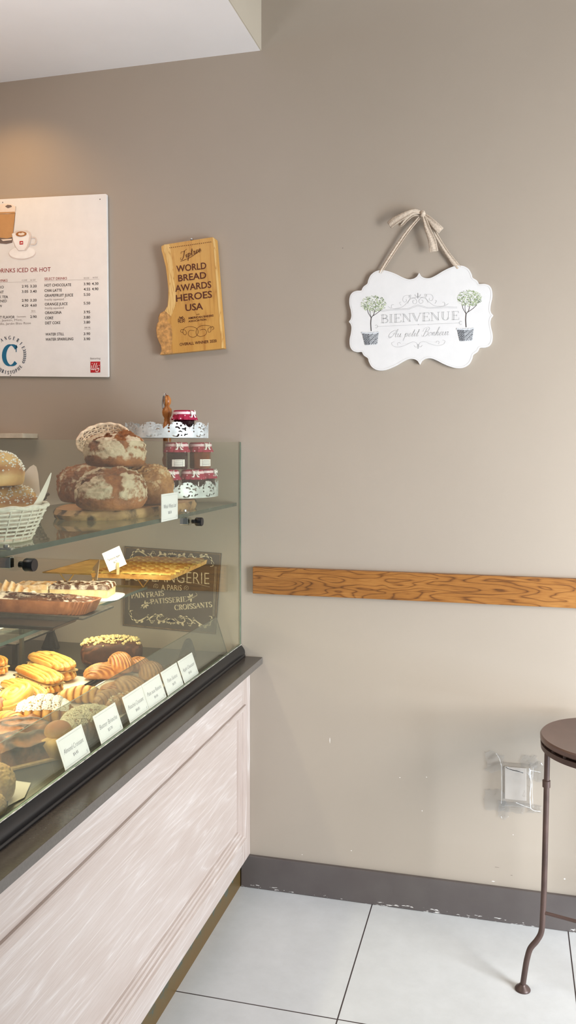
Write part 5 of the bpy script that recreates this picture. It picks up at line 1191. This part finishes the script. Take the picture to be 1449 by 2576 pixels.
# lower left croissant, paper and roll
c = on_level(6, 2000, DK + .0); poly_sheet('parchment_sheet', 'small parchment scrap on the deck beside the lower left roll', 'parchment', [on_level(20, 2030, DK), on_level(62, 2008, DK), on_level(78, 1972, DK), on_level(24, 1965, DK)], DK + .0003, .0005, 'paper', .003)
loaf((on_level(-22, 2015, DK).x, on_level(-22, 2015, DK).y, DK + .001), .046, .040, .048, 91, .4, 'brioche', 'golden bread roll cut off by the left edge of the photo', .2, 'bread roll', None, 'bread_roll')
loaf((on_level(-6, 2052, DK).x - .012, on_level(-6, 2052, DK).y, DK + .001), .026, .024, .026, 93, .4, 'brioche', 'small golden roll at the bottom left corner of the case', .1, 'bread roll', None, 'bread_roll')

# ================================================================ bar stool
st = thing('bar_stool', 'dark brown round metal bar stool with slim bent legs, standing on the tiles', 'stool', (.260, -.278, 0))
H_ = .694; R_ = .180
g = G(); g.lathe([(.0, H_ - .006), (.10, H_ - .0045), (R_ - .012, H_ - .001), (R_ - .004, H_), (R_, H_ - .004), (R_, H_ - .014), (R_ - .004, H_ - .018), (0, H_ - .018)], 96); g.build('seat', 'seat', st, smooth=True, ang=40)
G().lathe([(R_ - .010, H_ - .0385), (R_ - .002, H_ - .0385), (R_ - .001, H_ - .024), (R_ - .010, H_ - .024)], 96).build('seat_ring', 'iron', st, smooth=True, ang=40)
g = G()
for k in range(24): a = 2 * PI * k / 24; g.box(-.004, .004, -.004, .004, H_ - .0245, H_ - .0175); g.xf(Matrix.Translation(((R_ - .008) * cos(a), (R_ - .008) * sin(a), 0)), len(g.v) - 8)
g.build('seat_spacer', 'iron', st)
a0 = math.atan2(-.324 + .278, .082 - .260)
def leg_pt(a, r, z): return Vector((r * cos(a), r * sin(a), z))
angs = [a0, a0 + 2 * PI / 3, a0 + 4 * PI / 3]
for a in angs:
    P = [leg_pt(a, .167, H_ - .02), leg_pt(a, .171, .50), leg_pt(a, .176, .30), leg_pt(a, .180, .205), leg_pt(a, .184, .160), leg_pt(a, .196, .136), leg_pt(a, .214, .114), leg_pt(a, .2225, .088), leg_pt(a, .228, .06), leg_pt(a, .236, .006)]
    lgg = G().tube(catmull([tuple(p) for p in P], 6), .0078, 12); lg_ = lgg.build('leg', 'iron', st, smooth=True, ang=60)
    G().lathe([(.021, 0), (.0215, .002), (.019, .006), (.010, .013), (.0085, .016), (0, .016)], 28, leg_pt(a, .2355, 0)).build('foot_disc', 'iron', lg_, smooth=True, ang=60)
    G().lathe([(.0082, -.010), (.0108, -.009), (.0108, .009), (.0082, .010)], 20, leg_pt(a, .170, .568)).build('leg_collar', 'iron', lg_, smooth=True, ang=40)
for i, j in ((0, 1), (1, 2)):
    G().tube([leg_pt(angs[i], .180, .213), leg_pt(angs[j], .180, .213)], .0048, 10).build('stretcher', 'iron', st, smooth=True)

# ================================================================ outlet cover wrapped in clear film
q0 = on_wall(1264, 1932, -.02); q1 = on_wall(1332, 2018, -.02); cx_, cz_ = (q0.x + q1.x) / 2, (q0.z + q1.z) / 2
t = thing('outlet_cover', 'clear plastic outlet cover taped to the wall beside the stool', 'outlet cover', (cx_, -.0005, cz_))
w, h, d = .044, .062, .036
g = G()
def wavy(P, Q, R, S, seed, amp=.0012):
    g.surf(lambda u, v: (Vector(P) * (1 - u) + Vector(Q) * u) * (1 - v) + (Vector(S) * (1 - u) + Vector(R) * u) * v + Vector((amp * nz((u * 3, v * 3, seed), 2), amp * nz((u * 3, v * 3, seed + 5), 2), 0)), 10, 14)
wavy((-w, -d, -h), (w, -d, -h), (w, -d, h), (-w, -d, h), 1, .003); wavy((-w, 0, -h), (-w, -d, -h), (-w, -d, h), (-w, 0, h), 2); wavy((w, -d, -h), (w, 0, -h), (w, 0, h), (w, -d, h), 3); wavy((-w, -d, h), (w, -d, h), (w, 0, h), (-w, 0, h), 4); wavy((-w, 0, -h), (w, 0, -h), (w, -d, -h), (-w, -d, -h), 5)
g.build('clear_box', 'film', t, smooth=True, ang=40)
s = NT('film_crease'); s.bsdf(srgb((240, 240, 240)), .15, **{'Alpha': .5}); M['crease'] = s.m
g = G()
for pts, r in (([(w, -d, -h), (w - .002, -d - .002, -.02), (w + .001, -d, .02), (w - .004, -d, h)], .0016), ([(w + .007, -d * .7, -h), (w + .005, -d * .7, 0), (w + .008, -d * .7, h)], .0006), ([(-w, -d, -h * .9), (-w + .001, -d, 0), (-w, -d, h)], .0005), ([(-w * .6, -d, h), (-.01, -d, h - .016), (w * .5, -d, h - .012)], .0004), ([(w, -d, -h), (w + .012, -.02, -h - .012), (w + .030, -.006, -h - .018)], .0009), ([(w, -d, h - .006), (w + .014, -.02, h - .013), (w + .030, -.006, h - .02)], .0006), ([(-w, -d, h), (-w - .006, -.02, h + .015), (-w - .016, -.006, h + .026)], .0011), ([(.0, -d, -h + .014), (w * .6, -d - .001, -h + .006), (w, -d - .001, -h + .002)], .0008)):
    g.tube(catmull(pts, 6), [r * (.4 + .9 * abs(sin(k * .9 + r * 9000))) for k in range(len(catmull(pts, 6)))], 6)
for k in range(14):
    a_ = k * .6; g.add([(w - .006 + .009 * cos(a_) * (k % 3) / 2, -d - .002, h - .012 + .014 * sin(a_) + .004 * (k % 2)), (w + .004 * cos(a_ + 2), -d - .003, h - .014 + .012 * sin(a_ + 1.4)), (w - .002, -d - .002, h - .03 + .004 * (k % 4))], [(0, 1, 2)])
g.build('film_crease', 'crease', t, smooth=True)
for (x, z, sx_, sz_, sd) in ((-w - .022, h - .002, .030, .030, 1), (w - .004, h + .010, .024, .018, 2), (w + .022, h - .02, .022, .028, 3), (-w - .02, -h + .002, .032, .034, 4), (-.012, -h - .014, .040, .018, 5), (w + .012, -h - .012, .024, .014, 6), (-w + .006, -h - .026, .016, .026, 7)):
    g = G(); g.surf(lambda u, v: Vector((x + sx_ * (u * 2 - 1) * (1 + .35 * nz((0, v * 2, sd), 1.3)) + .004 * nz((u * 2, v * 2, sd), 2), -.0035 - .006 * abs(nz((u * 3, v * 3, sd + 3), 2)), z + sz_ * (v * 2 - 1) * (1 + .4 * nz((u * 2, 0, sd), 1.3)) + .006 * nz((u * 2, v, sd), 2))), 10, 10)
    g.build('tape_flap', 'film', t, smooth=True, ang=60)
g = G(); g.box(-w * .78, w * .72, -.006, 0, -h * .86, h * .8); g.build('outlet_plate', 'wallplate', t, bevel=.002) if 'wallplate' in M else None
M['wallplate'] = simple('painted_plate', (196, 186, 176), .5, var=.02); g.build('outlet_plate', 'wallplate', t, bevel=.002)
g = G(); g.tube(catmull([(-w * .7, -d * .8, h * .9), (-w * .4, -d, h * .86), (.006, -d, h * .8), (w * .5, -d * .9, h * .72)], 6), .0011, 6); g.build('dark_seam', 'blackmat', t, smooth=True)
# small wall scuffs (chips in the paint)
M['wallplate']
M['chip'] = simple('paint_chip', (232, 228, 222), .7, var=.02); M['scratch'] = simple('paint_scratch', (120, 110, 100), .7, var=.02)

wb = bpy.data.objects['wall_back']
rnd = random.Random(5)
for px, py, w_, h_, m in ((1006, 1956, 3, 2, 'chip'), (1073, 1955, 3, 2, 'chip'), (1062, 2040, 2, 3, 'chip'), (830, 1862, 2, 14, 'chip'), (884, 2140, 3, 2, 'chip'), (1250, 2182, 11, 1.2, 'scratch'), (1241, 2217, 8, 2, 'chip'), (1420, 2211, 4, 3, 'chip'), (1291, 2100, 2, 2, 'chip'), (862, 624, 3, 2, 'scratch'), (1287, 2202, 6, 1, 'scratch'), (760, 2150, 2, 2, 'chip')):
    p = on_wall(px, py, -.0004); g = G(); P = [(w_ * .0008 * cos(a) * rnd.uniform(.6, 1.1), h_ * .0008 * sin(a) * rnd.uniform(.6, 1.1)) for a in [k * PI / 4 for k in range(8)]]
    g.flat([(p.x + x, p.z + z) for x, z in P], -.0004); g.build('paint_chip', m, wb)
